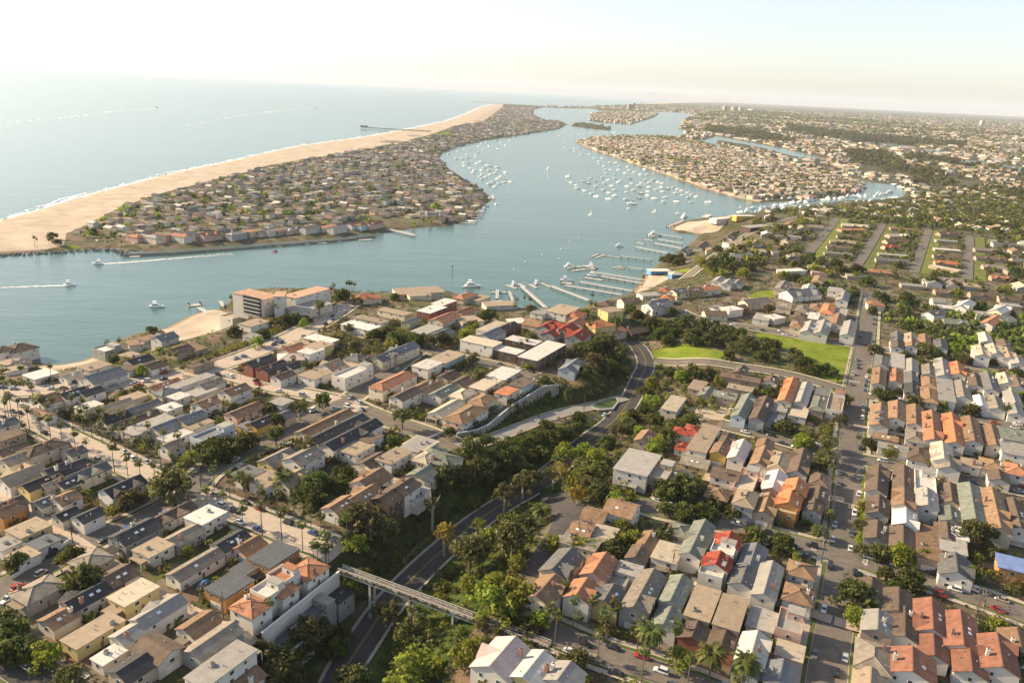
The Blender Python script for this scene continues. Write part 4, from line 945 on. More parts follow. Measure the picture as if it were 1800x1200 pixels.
    # fixtures
    if typ in 'gxh' and detail:
        if r.random() < .62:
            s = r.choice((-1, 1)); put_roof('chimney', CHIM[r.choice('kkw' if wc != 'w' else 'kw')], r.uniform(-.32, .32) * L, s * hw * r.uniform(.35, .8), h + rise * .55)
        for k in range(r.randint(1, 4)):
            s = r.choice((-1, 1)); y = s * hw * r.uniform(.3, .8); put_roof('roof_vent', VENT, r.uniform(-.4, .4) * L, y, h + rise * (1 - abs(y) / hw) + .1)
        if r.random() < .28 and typ != 'h':
            for k in range(r.randint(1, 2)):
                q = link('skylight', SKYL, ro); q.matrix_local = Matrix.Translation(((k - .5) * 2.4, -hw * .5, h + rise * .5 + .2)) @ Matrix.Rotation(math.atan2(rise, hw), 4, 'X')
    for a_, rz_ in defer: q = link(a_[0], a_[1], ro); q.matrix_local = Matrix.Translation(a_[2:5]) @ Matrix.Rotation(rz_, 4, 'Z')
    if detail:
        st = 2 if h > 4.6 else 1; step = 4.2 if detail > 1 else 7.5
        for fl in range(st):
            z = (h - 1.2) if fl == 0 else h - 3.7
            if z < .75: continue
            nx = max(1, int((L - 1.5) / step)); ny = max(1, int((W - 1.5) / (3.6 if detail > 1 else 5)))
            for k in range(nx):
                x = (k + .5 + r.uniform(-.18, .18)) * (L - 1.2) / nx - (L - 1.2) / 2
                for s in (-1, 1):
                    if r.random() < .84: put('window', WIN, x, s * (hw + .03), z, 0 if s > 0 else PI, sc=(r.choice((.8, 1, 1, 1.5)), 1, r.choice((.8, 1, 1))))
            for k in range(ny):
                y = (k + .5) * (W - 1.0) / ny - (W - 1.0) / 2
                for s in (-1, 1):
                    if fl == st - 1 and st > 1 and s < 0 and k == 0: continue
                    if r.random() < .84: put('window', WIN, s * (hl + .03), y, z, -s * PI / 2, sc=(r.choice((.9, 1, 1.4)), 1, 1))
        if detail > 1 and L > 9:
            put('garage_door', GAR, r.choice((-1, 1)) * (hl + .03), 0, 0.1, PI / 2); put('door', DOOR, 0, -hw - .03, .1)

def snap(a, base):
    d = (a - base + PI / 4) % (PI / 2) - PI / 4; return d
def add_house(spec, cat='house', name='house', group=None, look=None):
    vols = []
    for s in spec.split(';'):
        t, x0, y0, x1, y1, W, h, typ, rc, wc = s.split(); W, h = float(W), float(h)
        if t in 'ABCDEFGHIJK': W *= .81 if t in 'EJK' else .87; h *= .8 if h > 5 else .9
        elif t in 'LMNOPI': h *= .76; W *= .95
        if t == 'P' and W > 12: W *= .85; wc = 't' if wc == 'w' else wc; typ = 'x' if typ == 'g' else typ; h = 2.9
        h += .03 * ((len(FOOT) * 7) % 11)
        p0, p1 = tp(t, x0, y0), tp(t, x1, y1); mid = ((p0[0] + p1[0]) / 2, (p0[1] + p1[1]) / 2); dz = h + roof_height(typ, W) * .6
        g = ground(*mid, dz); A, B_ = at(*p0, g[2] + dz), at(*p1, g[2] + dz); a = math.atan2(B_[1] - A[1], B_[0] - A[0]); L = float(np.clip(np.linalg.norm(B_ - A), 8 if W > 8 else 7, 42))
        base = UL if mid[0] < 1000 else UR
        if t == 'P': base = math.radians(78)
        d = snap(a, base)
        if abs(d) < math.radians(26) or t not in 'LMNOP': a -= d
        vols.append([g, a, L, W, h, typ, rc, wc, mid])
    g, a, L, W, h, typ, rc, wc, mid = vols[0]; root = empty(name, g, a); r = random.Random(int(mid[0] * 31 + mid[1] * 17)); D = math.hypot(g[0], g[1])
    detail = 2 if D < 400 else (1 if D < 760 or cat == 'villa' else 0)
    for k, (g2, a2, L2, W2, h2, t2, rc2, wc2, _) in enumerate(vols):
        dx, dy = g2[0] - g[0], g2[1] - g[1]; c, s_ = math.cos(-a), math.sin(-a)
        volume(root, (dx * c - dy * s_, dx * s_ + dy * c, a2 - a, L2 + .004 * k, W2 + .006 * k, h2 + g2[2] - g[2] + .011 * k, t2, rc2, wc2), r, detail)
        FOOT.append((g2[0], g2[1], a2, L2 / 2, W2 / 2))
    tall = 'tall' if h > 4.6 else 'low'
    tagged(root, None, cat, group or ('houses on the near bluff' if D < 760 else 'houses on the far terraces'))
    if not look: look = '%s %s %s with %s %s roof' % (tall, WALLC[wc][1], cat, FORM[typ], ROOF[rc][1]) if len(vols) == 1 else '%s %s with %d wings and %s roofs' % (WALLC[wc][1], cat, len(vols), ROOF[rc][1])
    if rc == 'tb': look = 'timber framed unfinished house under blue tarpaulin'
    later(root, look, g[0], g[1]); return root
for line in HOUSES.strip().split('\n'):
    if line[0] == 'P' or (line[0] == 'O' and float(line.split()[2]) < 500): add_house(line, 'bungalow', 'bungalow', 'bungalows on the far terraces')
    elif line[0] == 'L': add_house(line, 'beach house', 'beach_house', 'houses by the near beach')
    else: add_house(line)
def house_mask(P, r):
    P = np.asarray(P, float); ok = np.ones(len(P), bool)
    for gx, gy, a, hl, hw in FOOT:
        dx, dy = P[:, 0] - gx, P[:, 1] - gy; c, s = math.cos(a), math.sin(a)
        ok &= ~((np.abs(dx * c + dy * s) < hl + r) & (np.abs(-dx * s + dy * c) < hw + r))
    return ok

# ---------------------------------------------------------------- large buildings
for s in ("I 430 65 700 110 14 9 f cr w", "J 120 850 250 690 18 10 f lg w"): add_house(s, 'apartment block', 'apartment_building', 'apartment blocks')
add_house("N 690 785 790 740 12 9 x rd g;N 820 805 940 765 12 9 x rd g;N 920 860 1030 810 12 8.5 x rd g;N 730 835 800 800 11 8 x rd g", 'apartment block', 'apartment_building', 'apartment blocks', 'grey flats in four wings with red roofs')
hotel = add_house("M 80 505 370 545 16 18.5 f pb w;M 480 545 770 475 13 15 f pb w;M 405 545 425 505 7 21 f pb w;M 500 645 790 590 17 8 f lg c", 'hotel', 'hotel', None, 'cream five storey hotel with flat terracotta roofs by the water')
mb = MB()
for fl in range(5):
    b_ = MB(); z = 1.2 + fl * 2.75; L_ = 17
    b_.box(-L_ / 2 + 4, L_ / 2 + 4, -9.6, -8.2, z, z + .2, wmat('c')); b_.box(-L_ / 2 + 4, L_ / 2 + 4, -9.6, -9.5, z + .2, z + 1.1, MATS['steel']); b_.box(-L_ / 2 + 4, L_ / 2 + 4, -8.15, -8.04, z + .2, z + 2.5, MATS['pane_dark']); b_.build('balcony', hotel)
add_house("N 1530 335 1690 335 14 4.5 f wh B;N 1700 355 1790 355 12 4.5 h wh B", 'boathouse', 'boathouse', None, 'blue walled boathouse with white roof on the sea wall')
add_house("O 860 130 1010 130 12 6 f wh Y", 'boat shed', 'boat_shed', None, 'yellow walled boat shed with white roof by the marina')
# villas along the harbour channel on the far spit
vr = random.Random(3); vroof = 'tc tn lg bn gy tc bl tn tc db gy lg tc bn gy bl tc wh gy tn db tc lg gy tc bn'.split(); vx = np.linspace(236, 655, 27)
for k, x in enumerate(vx):
    y = np.interp(x, [232, 420, 500, 600, 655], [427, 419, 415, 408, 401]) - 12 + vr.uniform(-2, 1.5); rc = vroof[k % len(vroof)]; h_ = vr.choice((4.5, 5.2, 6, 6.6)); ty = vr.choice('gghxf'); wc = vr.choice('wwcctbgp')
    add_house('Z %.1f %.1f %.1f %.1f %.1f %.1f %s %s %s' % (x, y + 3, x + 3.5, y - 3, 11, h_, ty, rc, wc), 'villa', 'villa', 'villas along the channel', None)
# tower blocks of the far town
for k, (x, y, wd, hh, c, d_) in enumerate(((1275, 196, 45, 45, 't', 'tan'), (1291, 197, 50, 42, 't', 'buff'), (1302, 198, 40, 42, 'p', 'pinkish'), (1325, 197, 90, 22, 'w', 'long white'), (1725, 223, 30, 48, 'w', 'white'), (1696, 236, 34, 26, 'g', 'grey'), (1107, 193, 40, 46, 't', 'brown'), (1113, 192, 26, 50, 'c', 'cream'))):
    p = at(x, y, 6); s_ = math.hypot(p[0], p[1]) / 7500; mb = MB(); wdt = wd * s_; mb.box(-wdt / 2, wdt / 2, -wdt / 3, wdt / 3, -5, hh * s_, wmat(c), rmat('lg')); o = empty('tower_block', (p[0], p[1], 5), .3)
    mb.build('wall', o); m2 = MB(); m2.box(-wdt / 5, wdt / 5, -wdt / 6, wdt / 6, hh * s_, hh * s_ + 5 * s_, wmat('g')); m2.build('plant_room', o); m3 = MB()
    for fl in range(int(hh / 6)): m3.box(-wdt / 2 * .94, wdt / 2 * .94, -wdt / 3 - .5, -wdt / 3 - .1, fl * 6 * s_ + 3, fl * 6 * s_ + 5 * s_, MATS['pane_dark'])
    m3.build('window_band', o); tagged(o, '%s tower block standing above the far hazy town, %s' % (d_, ('among the cluster past the harbour', 'in the middle of the cluster', 'at the end of the cluster', 'beside the cluster', 'alone on the inland plain', 'lower one on the inland plain', 'by the far beach', 'slimmer one by the far beach', 'on the skyline inland', 'on the coast skyline')[k]), 'tower block', 'tower blocks far off')

# ---------------------------------------------------------------- foliage
def leaf_quads(C, R, n, size, r, flat=1.0):
    """n leaf faces scattered through balls of radius R about centres C"""
    k = len(C); d = r.normal(size=(k, n, 3)); d /= np.linalg.norm(d, axis=2, keepdims=True); rad = r.random((k, n, 1)) ** .45
    P = C[:, None] + d * rad * np.asarray(R).reshape(-1, 1, 1) * np.array([1, 1, flat]); a = d + r.normal(size=d.shape) * .7; a[..., 2] += .35; a /= np.linalg.norm(a, axis=2, keepdims=True)
    t1 = np.cross(a, r.normal(size=a.shape)); t1 /= np.linalg.norm(t1, axis=2, keepdims=True); t2 = np.cross(a, t1); s = size * (.6 + .8 * r.random((k, n, 1)))
    Q = np.stack([P - t1 * s - t2 * s * .6, P + t1 * s - t2 * s * .6, P + t1 * s * .8 + t2 * s * .7, P - t1 * s * .8 + t2 * s * .7], 2)
    return Q.reshape(-1, 4, 3)
def crown_mesh(kind, seed):
    r = np.random.default_rng(seed)
    nb, n, fl, leafm, lsz, clr = dict(r=(46, 26, .82, 'leaf_dark', .075, .30), o=(54, 24, .62, 'leaf_olive', .07, .27), e=(34, 24, 1.15, 'leaf_olive', .065, .22), y=(40, 24, .95, 'leaf_bright', .07, .28), Y=(34, 22, 1.1, 'leaf_gold', .065, .26), c=(40, 20, 3.2, 'leaf_dark', .10, .34), b=(30, 26, .7, 'leaf_bright', .085, .36))[kind]
    d = r.normal(size=(nb, 3)); d /= np.linalg.norm(d, axis=1)[:, None]; d[:, 2] = np.where(d[:, 2] < -.35, -d[:, 2], d[:, 2]); C = d * (r.random((nb, 1)) ** .4) * .8
    lob = r.normal(size=(4, 3)); lob /= np.linalg.norm(lob, axis=1)[:, None]; C *= (1 + .28 * np.max(d @ lob.T, axis=1))[:, None] * .86; C[:, 2] *= fl
    if kind == 'c': C[:, :2] *= (1.05 - np.clip((C[:, 2] + 2) / 5.2, 0, 1))[:, None]
    if kind == 'e': C[:, :2] += r.normal(size=(nb, 2)) * .12
    R = clr * (.7 + .6 * r.random(nb)); Q = leaf_quads(C, R, n, lsz, r); tint = np.repeat(r.random(nb) * .75, n) + r.random(nb * n) * .25
    return quads_mesh('crown', Q, MATS[leafm], tint)
def trunk_mesh(kind, seed):
    r = random.Random(seed); mb = MB(); bark = MATS['pale_bark' if kind in 'eY' else 'bark']; h = 1.0; bend = r.uniform(-.06, .06)
    mb.tube([(0, 0, -.15), (bend * .5, 0, .3), (bend, bend, .62)], [.042, .034, .024], bark, 7)
    for k in range(5 if kind != 'c' else 0):
        a = k * 2 * PI / 5 + r.uniform(-.4, .4); z = r.uniform(.38, .58); q = r.uniform(.16, .3); mb.tube([(bend * .8, bend * .5, z), (math.cos(a) * q * .6, math.sin(a) * q * .6, z + .16), (math.cos(a) * q, math.sin(a) * q, z + .28)], [.02, .014, .006], bark, 5)
    return mb.data('trunk')
CROWN = {k: [crown_mesh(k, 100 + 7 * i + ord(k)) for i in range(4)] for k in 'roeyYcb'}; TRUNK = {k: [trunk_mesh(k, i + ord(k)) for i in range(2)] for k in 'roeyYcb'}
def bare_mesh(seed):
    r = random.Random(seed); mb = MB()
    def br(p, d, L, w_, n):
        q = [p[i] + d[i] * L for i in range(3)]; mb.tube([p, q], [w_, w_ * .65], MATS['twig_grey'], 4, False)
        if n:
            for k in range(3 if n > 1 else 4):
                e = [d[i] + r.uniform(-.75, .75) for i in range(3)]; e[2] = abs(e[2]) * .8 + .15; m_ = math.sqrt(sum(x * x for x in e)); br(q, [x / m_ for x in e], L * r.uniform(.6, .8), w_ * .6, n - 1)
    br((0, 0, 0), (0, 0, 1), .34, .035, 4); return mb.data('branches')
BARE = [bare_mesh(5), bare_mesh(9)]
TINFO = dict(r=('tree', 'dark green round crowned tree'), o=('tree', 'olive green spreading tree'), e=('gum_tree', 'tall gum tree with open olive crown'), y=('tree', 'yellow green bushy tree'), Y=('tree', 'golden leaved tree'), c=('cypress_tree', 'slim dark cypress'), b=('bush', 'bright green clipped bush'), B=('bare_tree', 'bare grey branched tree'))
TREES = []
def add_tree(x, y, R, Ht, kind, rr_, base=None):
    z = gz(x, y) if base is None else base; nm, look = TINFO[kind]; o = empty(nm, (x, y, z - .1), rr_.uniform(0, 6.28))
    if kind == 'B': b_ = link('branch', rr_.choice(BARE), o, (0, 0, 0), None, (R * 1.7, R * 1.7, Ht * .75))
    else:
        fl = dict(r=.82, o=.62, e=1.15, y=.95, Y=1.1, c=3.2, b=.7)[kind]; cz = max(Ht - R * fl * .95, R * fl * .55) if kind != 'c' else Ht * .5
        if kind != 'b': link('trunk', rr_.choice(TRUNK[kind]), o, (0, 0, 0), None, (max(Ht, R), max(Ht, R), (cz + R * .2) / .62))
        sc = R * rr_.uniform(.92, 1.08); link('crown', rr_.choice(CROWN[kind]), o, (0, 0, cz), rr_.uniform(0, 6), (sc, R * rr_.uniform(.9, 1.1), R if kind != 'c' else Ht / 6.4))
    size = '' if kind in 'ecbB' else ('large ' if R > 7.2 else ('small ' if R < 4.6 else '')); tagged(o, None, dict(b='bush', e='gum tree', c='cypress', B='bare tree').get(kind, 'tree'), 'trees and bushes on the near shore'); later(o, size + look, x, y); TREES.append((x, y, R)); return o
TLIST = """G 1340 940 11 12 o;G 1030 1060 7 8 o;G 1650 650 8 9 r;G 1750 625 8 9 r;G 1500 740 6 7 y;H 740 330 6 12 e;H 930 280 6 9 r;H 560 550 5 9 r;H 800 640 5 13 e;H 200 640 8 9 r;H 330 580 7 9 r;H 80 690 8 9 r;H 1560 420 6 10 o;H 1480 590 5 6 r;H 1560 610 4 4 b;H 860 920 7 10 r;H 1035 850 3 10 c;H 985 920 5 6 r;H 1110 840 4 5 r;H 810 990 7 9 r;H 880 1060 6 8 r;H 1080 930 5 7 r;H 500 340 5 7 r;H 570 430 5 8 r
B 1130 120 9 14 e;B 1040 70 7 13 e;B 1220 150 7 12 e;B 1030 270 5 8 y;A 540 510 9 9 r;A 480 340 5 6 r;A 70 850 6 8 r;A 140 960 5.5 7 r;A 50 770 4.5 6 r;A 290 1000 6 7 y;A 100 390 5 7 r;A 1240 320 3 4 y;A 20 980 5.5 7 r;A 450 1150 5 6 o;A 430 370 4 5 b;A 740 60 4 5 b
B 740 860 7 13 r;B 540 1060 9 10 r;B 1020 560 7 10 r;B 1230 720 6 11 e;B 1420 800 8 12 e;B 1430 1080 9 11 y;B 1000 1170 7 8 o;B 620 1000 6 8 r;B 680 900 6 11 r;B 930 880 5 5 r;B 900 960 5 5 r;B 1080 480 5 5 r;B 420 1000 6 8 r;B 460 1140 7 9 o
C 750 200 7 16 e;C 900 110 7 15 e;C 280 540 6 15 Y;C 480 680 10 16 o;C 820 560 9 13 o;C 620 540 5 10 y;C 790 430 8 9 r;C 890 430 6 8 r;C 1130 590 5 6 b;C 640 1010 8 12 y;C 870 980 8 12 y;C 760 1080 7 10 y;C 700 930 6 11 y;C 1140 50 6 13 e;C 1220 70 4 13 Y;C 1330 220 6 7 Y;C 1350 90 8 10 y;C 1450 70 8 9 r;C 1480 180 7 8 r;C 1400 130 6 9 o;C 180 330 4 16 e;C 850 750 4 5 y;C 460 930 4 9 y;C 1660 480 5 5 y;C 1740 500 5 5 o;C 1650 200 6 6 r;C 550 470 3.5 10 y
D 960 120 6 5 b;D 1040 130 6 5 b;D 1220 150 6 6 r;D 90 950 6 6 y;D 215 900 5 5 o;D 920 1010 6 5 o;D 1290 60 5 6 y;D 1390 60 5 6 y;D 1650 30 5 6 r;D 660 720 5 4 y;D 590 740 5 4 o
I 1550 90 12 14 r;I 1450 130 9 12 r;I 1640 200 10 12 r;I 1450 230 8 10 o;I 1560 270 9 10 r;I 1660 330 8 8 r;I 1390 310 6 8 r;I 1340 130 7 9 r;I 480 900 8 9 r;I 310 800 4 6 r;I 1150 810 7 8 r;I 1240 800 6 8 o;I 1320 770 6 8 r;I 1340 690 5 7 r;I 950 980 5 6 r;I 870 1010 4 7 Y;I 820 960 7 8 r;I 720 1000 7 9 r;I 620 1090 8 10 r;I 300 1120 9 11 r;I 540 1070 7 9 o;I 1230 960 7 13 y;I 1190 1080 5 8 Y;I 1370 950 7 10 y;I 1470 1000 8 9 y;I 1480 1100 8 9 r;I 1560 870 6 7 r;I 1380 1080 8 9 o;I 1720 680 6 7 y;I 1760 760 6 7 r;I 930 285 4 4 b;I 960 60 6 10 o;I 500 230 5 6 o;I 1070 390 5 6 r;I 1000 840 6 7 r;I 1080 740 5 6 r;I 900 1080 6 8 o;I 1050 960 6 7 r;I 420 1130 7 9 r;I 950 1170 7 9 o;I 560 340 4 5 y
J 440 60 6 8 r;J 530 90 6 7 y;J 640 60 7 8 r;J 300 150 7 8 y;J 250 210 6 7 r;J 300 290 7 8 y;J 250 350 6 7 r;J 150 400 6 7 r;J 100 460 6 7 o;J 330 430 6 7 r;J 200 520 5 6 y;J 420 560 6 8 r;J 350 610 6 7 y;J 310 660 5 6 y;J 610 430 6 6 r;J 490 470 5 6 o;J 1340 480 7 8 r;J 1500 600 6 7 y;J 1540 470 8 8 B;J 1690 650 5 9 o;J 1700 780 5 9 o;J 1670 720 5 8 o;J 440 1000 7 8 r;J 570 950 8 11 r;J 390 960 5 8 r;J 780 1100 5 5 r;J 960 1150 5 6 r;J 1240 200 5 6 r;J 740 60 6 7 r;J 820 130 5 5 y;J 1110 160 3 3 b;J 680 290 4 5 y;J 760 270 4 5 b;J 1290 380 5 8 B;J 30 1060 6 7 y;J 100 1050 5 6 y;J 400 1130 5 6 o;J 560 1150 6 7 r;J 40 520 6 8 o;J 700 1150 5 7 r
O 700 1040 7 8 r;O 620 980 8 9 r;O 560 1040 6 7 r;O 740 1110 6 7 r;O 650 1100 7 8 r;O 820 1090 7 8 r;O 800 1020 7 8 r;O 900 1060 7 8 r;O 950 1110 7 8 o;O 520 1110 7 7 r;O 870 1160 7 7 o;O 1000 1140 6 7 r;O 450 950 8 9 r;O 370 1020 6 7 o;O 300 1050 7 8 r;O 270 970 7 8 r;O 200 1000 6 7 r;O 340 1100 6 6 r
O 690 490 12 13 r;O 790 470 13 15 r;O 870 530 11 11 r;O 740 550 9 10 r;O 610 500 8 8 y;O 970 520 9 9 r;O 1060 510 8 8 o;O 930 590 9 8 y;O 760 590 7 6 y;O 370 880 6 7 r;O 1130 860 6 7 o;O 730 390 7 8 r;O 1240 600 7 7 y;O 1330 610 7 7 r;O 330 470 8 7 o;O 430 450 8 8 r;O 400 500 7 6 r
K 60 240 6 7 r;K 130 300 6 7 r;K 220 290 6 7 r;K 290 320 5 6 r;K 620 150 7 8 o;K 670 490 6 7 r;K 730 510 6 7 r;K 940 560 6 7 r;K 860 190 5 6 r;K 1020 140 9 9 o;K 1160 590 5 6 y;K 1400 620 6 7 r;K 1640 630 6 7 r;K 400 540 5 8 y;K 580 880 5 6 r;K 60 870 6 7 y;K 250 880 6 8 o;K 260 990 6 8 y;K 1340 230 6 6 o;K 990 880 4 5 r;K 740 960 5 5 y;K 350 700 5 7 r;K 1070 1060 5 6 o;K 1120 190 6 6 r;K 1480 610 5 6 r;K 600 320 4 4 o;K 1280 200 6 7 r;K 1740 330 6 7 o
E 660 210 6 7 r;E 840 260 6 7 r;E 360 80 5 6 r;E 200 80 5 6 r;E 550 70 4 6 r;E 1140 85 4 5 b;E 1090 200 5 6 o;E 1320 590 8 10 r;E 1340 760 5 6 y;E 180 1020 5 8 y;E 60 240 6 6 r;E 1370 240 4 5 y;E 1380 150 4 5 y;E 1460 330 5 6 o;E 330 450 3 4 r
F 580 490 7 8 y;F 690 490 5 6 y;F 470 470 5 7 o;F 500 590 4 6 r;F 640 620 6 7 r;F 970 350 6 11 r;F 1050 360 6 10 r;F 1120 880 4 5 b;F 1060 700 7 9 B;F 1170 580 6 9 B;F 990 590 5 6 r;F 370 460 4 5 o;F 550 660 4 4 r;F 1010 920 4 5 y;F 370 220 4 6 y;F 360 330 4 6 o;F 1230 1040 6 6 o
N 230 690 6 8 r;N 140 760 6 7 r;N 1700 240 9 8 r;N 1650 250 7 6 r;N 1780 260 8 8 o;N 1550 740 8 9 r;N 1620 830 8 8 r;N 1700 770 8 9 r;N 1780 770 7 8 r;N 1390 630 6 7 r;N 1240 790 6 6 o;N 1030 660 5 6 y;N 600 640 6 7 o;N 1450 690 7 7 r;N 1560 650 5 6 r;N 1280 730 5 6 y;N 80 830 7 9 y;N 270 680 7 9 r;N 150 790 6 6 y
M 900 520 9 10 r;M 1240 820 7 9 r;M 1160 840 7 8 r;M 1330 860 8 9 r;M 1290 910 6 7 y;M 1500 870 8 9 r;M 1590 890 7 8 o;M 1710 870 7 9 r;M 970 790 5 6 o;M 380 740 6 6 o;M 450 720 6 6 r;M 540 710 6 6 r;M 620 720 6 5 o;M 600 760 5 4 y;M 1430 850 6 7 r;M 1020 570 5 6 r;M 1000 930 5 6 o;M 1320 540 5 5 r;M 280 830 6 6 r;M 240 900 6 6 y;M 60 810 6 6 r
L 1200 800 5 6 r;L 900 1030 5 5 r;L 960 990 4 4 b;L 1000 1060 5 5 y;L 1110 1130 5 5 y;L 1260 960 4 5 y;L 410 60 7 8 o;L 450 110 6 7 o;L 740 20 7 8 r
P 560 640 9 9 r;P 880 780 9 9 r;P 1080 640 9 9 r;P 1270 740 7 7 y;P 860 890 8 7 r;P 1450 830 7 7 r;P 360 560 8 8 r;P 480 540 8 9 r;P 110 460 9 8 r;P 320 510 8 7 r;P 800 510 8 7 o;P 1100 590 8 7 o;P 1730 560 9 9 r;P 660 760 8 8 r;P 600 870 6 7 r;P 930 640 7 7 o"""
tr_ = random.Random(21)
for it in TLIST.replace('\n', ';').split(';'):
    t_, x, y, R, Ht, k = it.split(); R, Ht = float(R), float(Ht); g = ground(*tp(t_, x, y), Ht * .62); g2 = g.copy()
    add_tree(g[0], g[1], R * .92, Ht, k, tr_)
def scatter(n, xr, yr, seed, rr0=3., hr=1., keep=None, gap=4.0, cap=None):
    r = np.random.default_rng(seed); P = np.c_[r.uniform(*xr, n), r.uniform(*yr, n)]; ok = house_mask(P, hr) & road_mask(P, rr0) & (sdist(P, LAND) > 10)
    ok &= (np.abs(P[:, 0]) / P[:, 1] < .70)
    for L_ in LAWNS_HI + SANDS: ok &= ~inside(P, L_)
    if keep is not None: ok &= keep(P)
    P = P[ok]; out = []
    for p in P:
        if all((p[0] - q[0]) ** 2 + (p[1] - q[1]) ** 2 > gap * gap for q in out): out.append(p)
        if cap and len(out) >= cap: break
    return np.array(out)
BRG = np.array([at(598, 998, 24.8)[:2], at(966, 1133, 24.8)[:2]])
def not_trees(P, k=.7):
    ok = np.ones(len(P), bool)
    for x, y, R in TREES: ok &= (P[:, 0] - x) ** 2 + (P[:, 1] - y) ** 2 > (R * k) ** 2
    return ok & (seg_dist(P, BRG)[0] > 8)
CANYON = np.vstack([BAY[1:12, :2], poly("1010,745 985,775 930,790 850,800 790,845 770,880 760,930 700,985 640,1010 600,1030", 20)])
cany = scatter(400, (-120, 90), (190, 470), 5, 2.0, 1.5, lambda P: inside(P, CANYON) & not_trees(P, .8), 6.0, 10)
for p in cany: add_tree(p[0], p[1], tr_.uniform(3.5, 6), tr_.uniform(5, 9), tr_.choice('rrrrro'), tr_)
yard = scatter(1600, (-300, 430), (180, 640), 8, .6, .6, lambda P: not_trees(P, .9), 9.0, 2)
for p in yard: add_tree(p[0], p[1], tr_.uniform(2.2, 4.2), tr_.uniform(3.5, 7), tr_.choice('rrrooyyb'), tr_)

GROVE = poly('1150,604 1200,570 1290,578 1360,608 1430,645 1470,678 1425,668 1375,640 1290,642 1235,618', 22)
for p in scatter(700, (80, 260), (380, 640), 33, 2.0, 1.0, lambda P: inside(P, GROVE) & not_trees(P, .7), 7.5, 22): add_tree(p[0], p[1], tr_.uniform(4.2, 6), tr_.uniform(5, 6.8), tr_.choice('rrrro'), tr_)
# fan palms
def palm_mesh(seed, n=30):
    r = np.random.default_rng(seed); Q = []; T = []
    for k in range(n):
        a = r.uniform(0, 2 * PI); el = r.uniform(-.9, 1.25); L = r.uniform(.75, 1.05); d = np.array([math.cos(a) * math.cos(el), math.sin(a) * math.cos(el), math.sin(el)]); s = np.array([-math.sin(a), math.cos(a), 0]); up = np.cross(d, s)
        c = d * L * .55
        for j in range(7):      # blades of one fan
            b = (j - 3) * .30; e = d * math.cos(b) + s * math.sin(b); p0 = c; p1 = c + e * L * .52; p1[2] -= .10 + .06 * abs(j - 3); wv = np.cross(e, up) * .055; Q.append([p0 - wv * .4, p0 + wv * .4, p1 + wv, p1 - wv]); T.append(r.uniform(.1, .9))
        Q.append([s * .012, -s * .012, c - s * .012, c + s * .012]); T.append(.3)
    return quads_mesh('crown', Q, MATS['leaf_palm'], T)
def skirt_mesh(seed):
    r = np.random.default_rng(seed); Q = []
    for k in range(26):
        a = r.uniform(0, 2 * PI); L = r.uniform(.6, 1.1); s = np.array([-math.sin(a), math.cos(a), 0]) * .16; d = np.array([math.cos(a), math.sin(a), 0]); Q.append([d * .12 - s * .5, d * .12 + s * .5, d * .38 + s + [0, 0, -L], d * .30 - s + [0, 0, -L]])
    return quads_mesh('dry_skirt', Q, MATS['leaf_dry'], r.random(26))
def feather_mesh(seed, n=46):
    r = np.random.default_rng(seed); Q = []; T = []
    for k in range(n):
        a = r.uniform(0, 2 * PI); el = r.uniform(-.25, 1.3); s = np.array([-math.sin(a), math.cos(a), 0]); p = np.zeros(3); w_ = .05; tt = r.uniform(.1, .9)
        for j in range(5):
            e = el - j * .36; d = np.array([math.cos(a) * math.cos(e), math.sin(a) * math.cos(e), math.sin(e)]); q = p + d * .24; w2 = (.13, .15, .13, .09, .02)[j]
            Q.append([p - s * w_, p + s * w_, q + s * w2 - [0, 0, w2 * .3], q - s * w2 - [0, 0, w2 * .3]]); T.append(tt); p, w_ = q, w2
    return quads_mesh('crown', Q, MATS['leaf_palm'], T)
PALM = [palm_mesh(i) for i in range(4)]; SKIRT = [skirt_mesh(i) for i in range(2)]; FEATHER = [feather_mesh(i) for i in range(2)]
pt = MB(); pt.tube([(0, 0, -.04), (.004, 0, .05), (.012, .004, .5), (.0, .0, 1.0)], [.022, .016, .013, .0105], MATS['palm_bark'], 8); PTR = pt.data('trunk')
def add_palm(x, y, Ht, r, feather=False, group='palms', look=None):
    z = gz(x, y); o = empty('date_palm' if feather else 'fan_palm', (x, y, z), r.uniform(0, 6.28)); link('trunk', PTR, o, None, None, ((Ht if not feather else Ht * 2.2), (Ht if not feather else Ht * 2.2), Ht)); s = r.uniform(1.7, 2.3)
    if feather: link('crown', r.choice(FEATHER), o, (0, 0, Ht), None, (4.6, 4.6, 4.2))
    else: link('crown', r.choice(PALM), o, (0, 0, Ht), None, (s, s, s)); link('dry_skirt', r.choice(SKIRT), o, (0, 0, Ht + .1), None, (s * .9, s * .9, s * .9))
    tagged(o, None, 'palm tree', group); later(o, look or ('bushy feather leaved date palm' if feather else '%s fan palm' % ('very tall' if Ht > 13 else 'tall slender' if Ht > 9.5 else 'short')), x, y); TREES.append((x, y, 2))
pr = random.Random(4)
def palm_row(P, off, step, h0, h1, skip=.12, start=0.):
    Q = resample(P, step); N = normals(Q)
    for i in range(len(Q)):
        if pr.random() < skip: continue
        q = Q[i, :2] + N[i] * (off + pr.uniform(-.5, .5)); add_palm(q[0], q[1], pr.uniform(h0, h1), pr, group='palms lining the streets')
palm_row(R_palm[4:], -6.4, 9.5, 9, 13.5); palm_row(R_palm[2:], 6.6, 8.5, 9, 14); palm_row(R_F1[2:], -6.6, 11, 10, 15, .1); palm_row(R_F1[2:], 6.4, 10, 8, 13, .15)
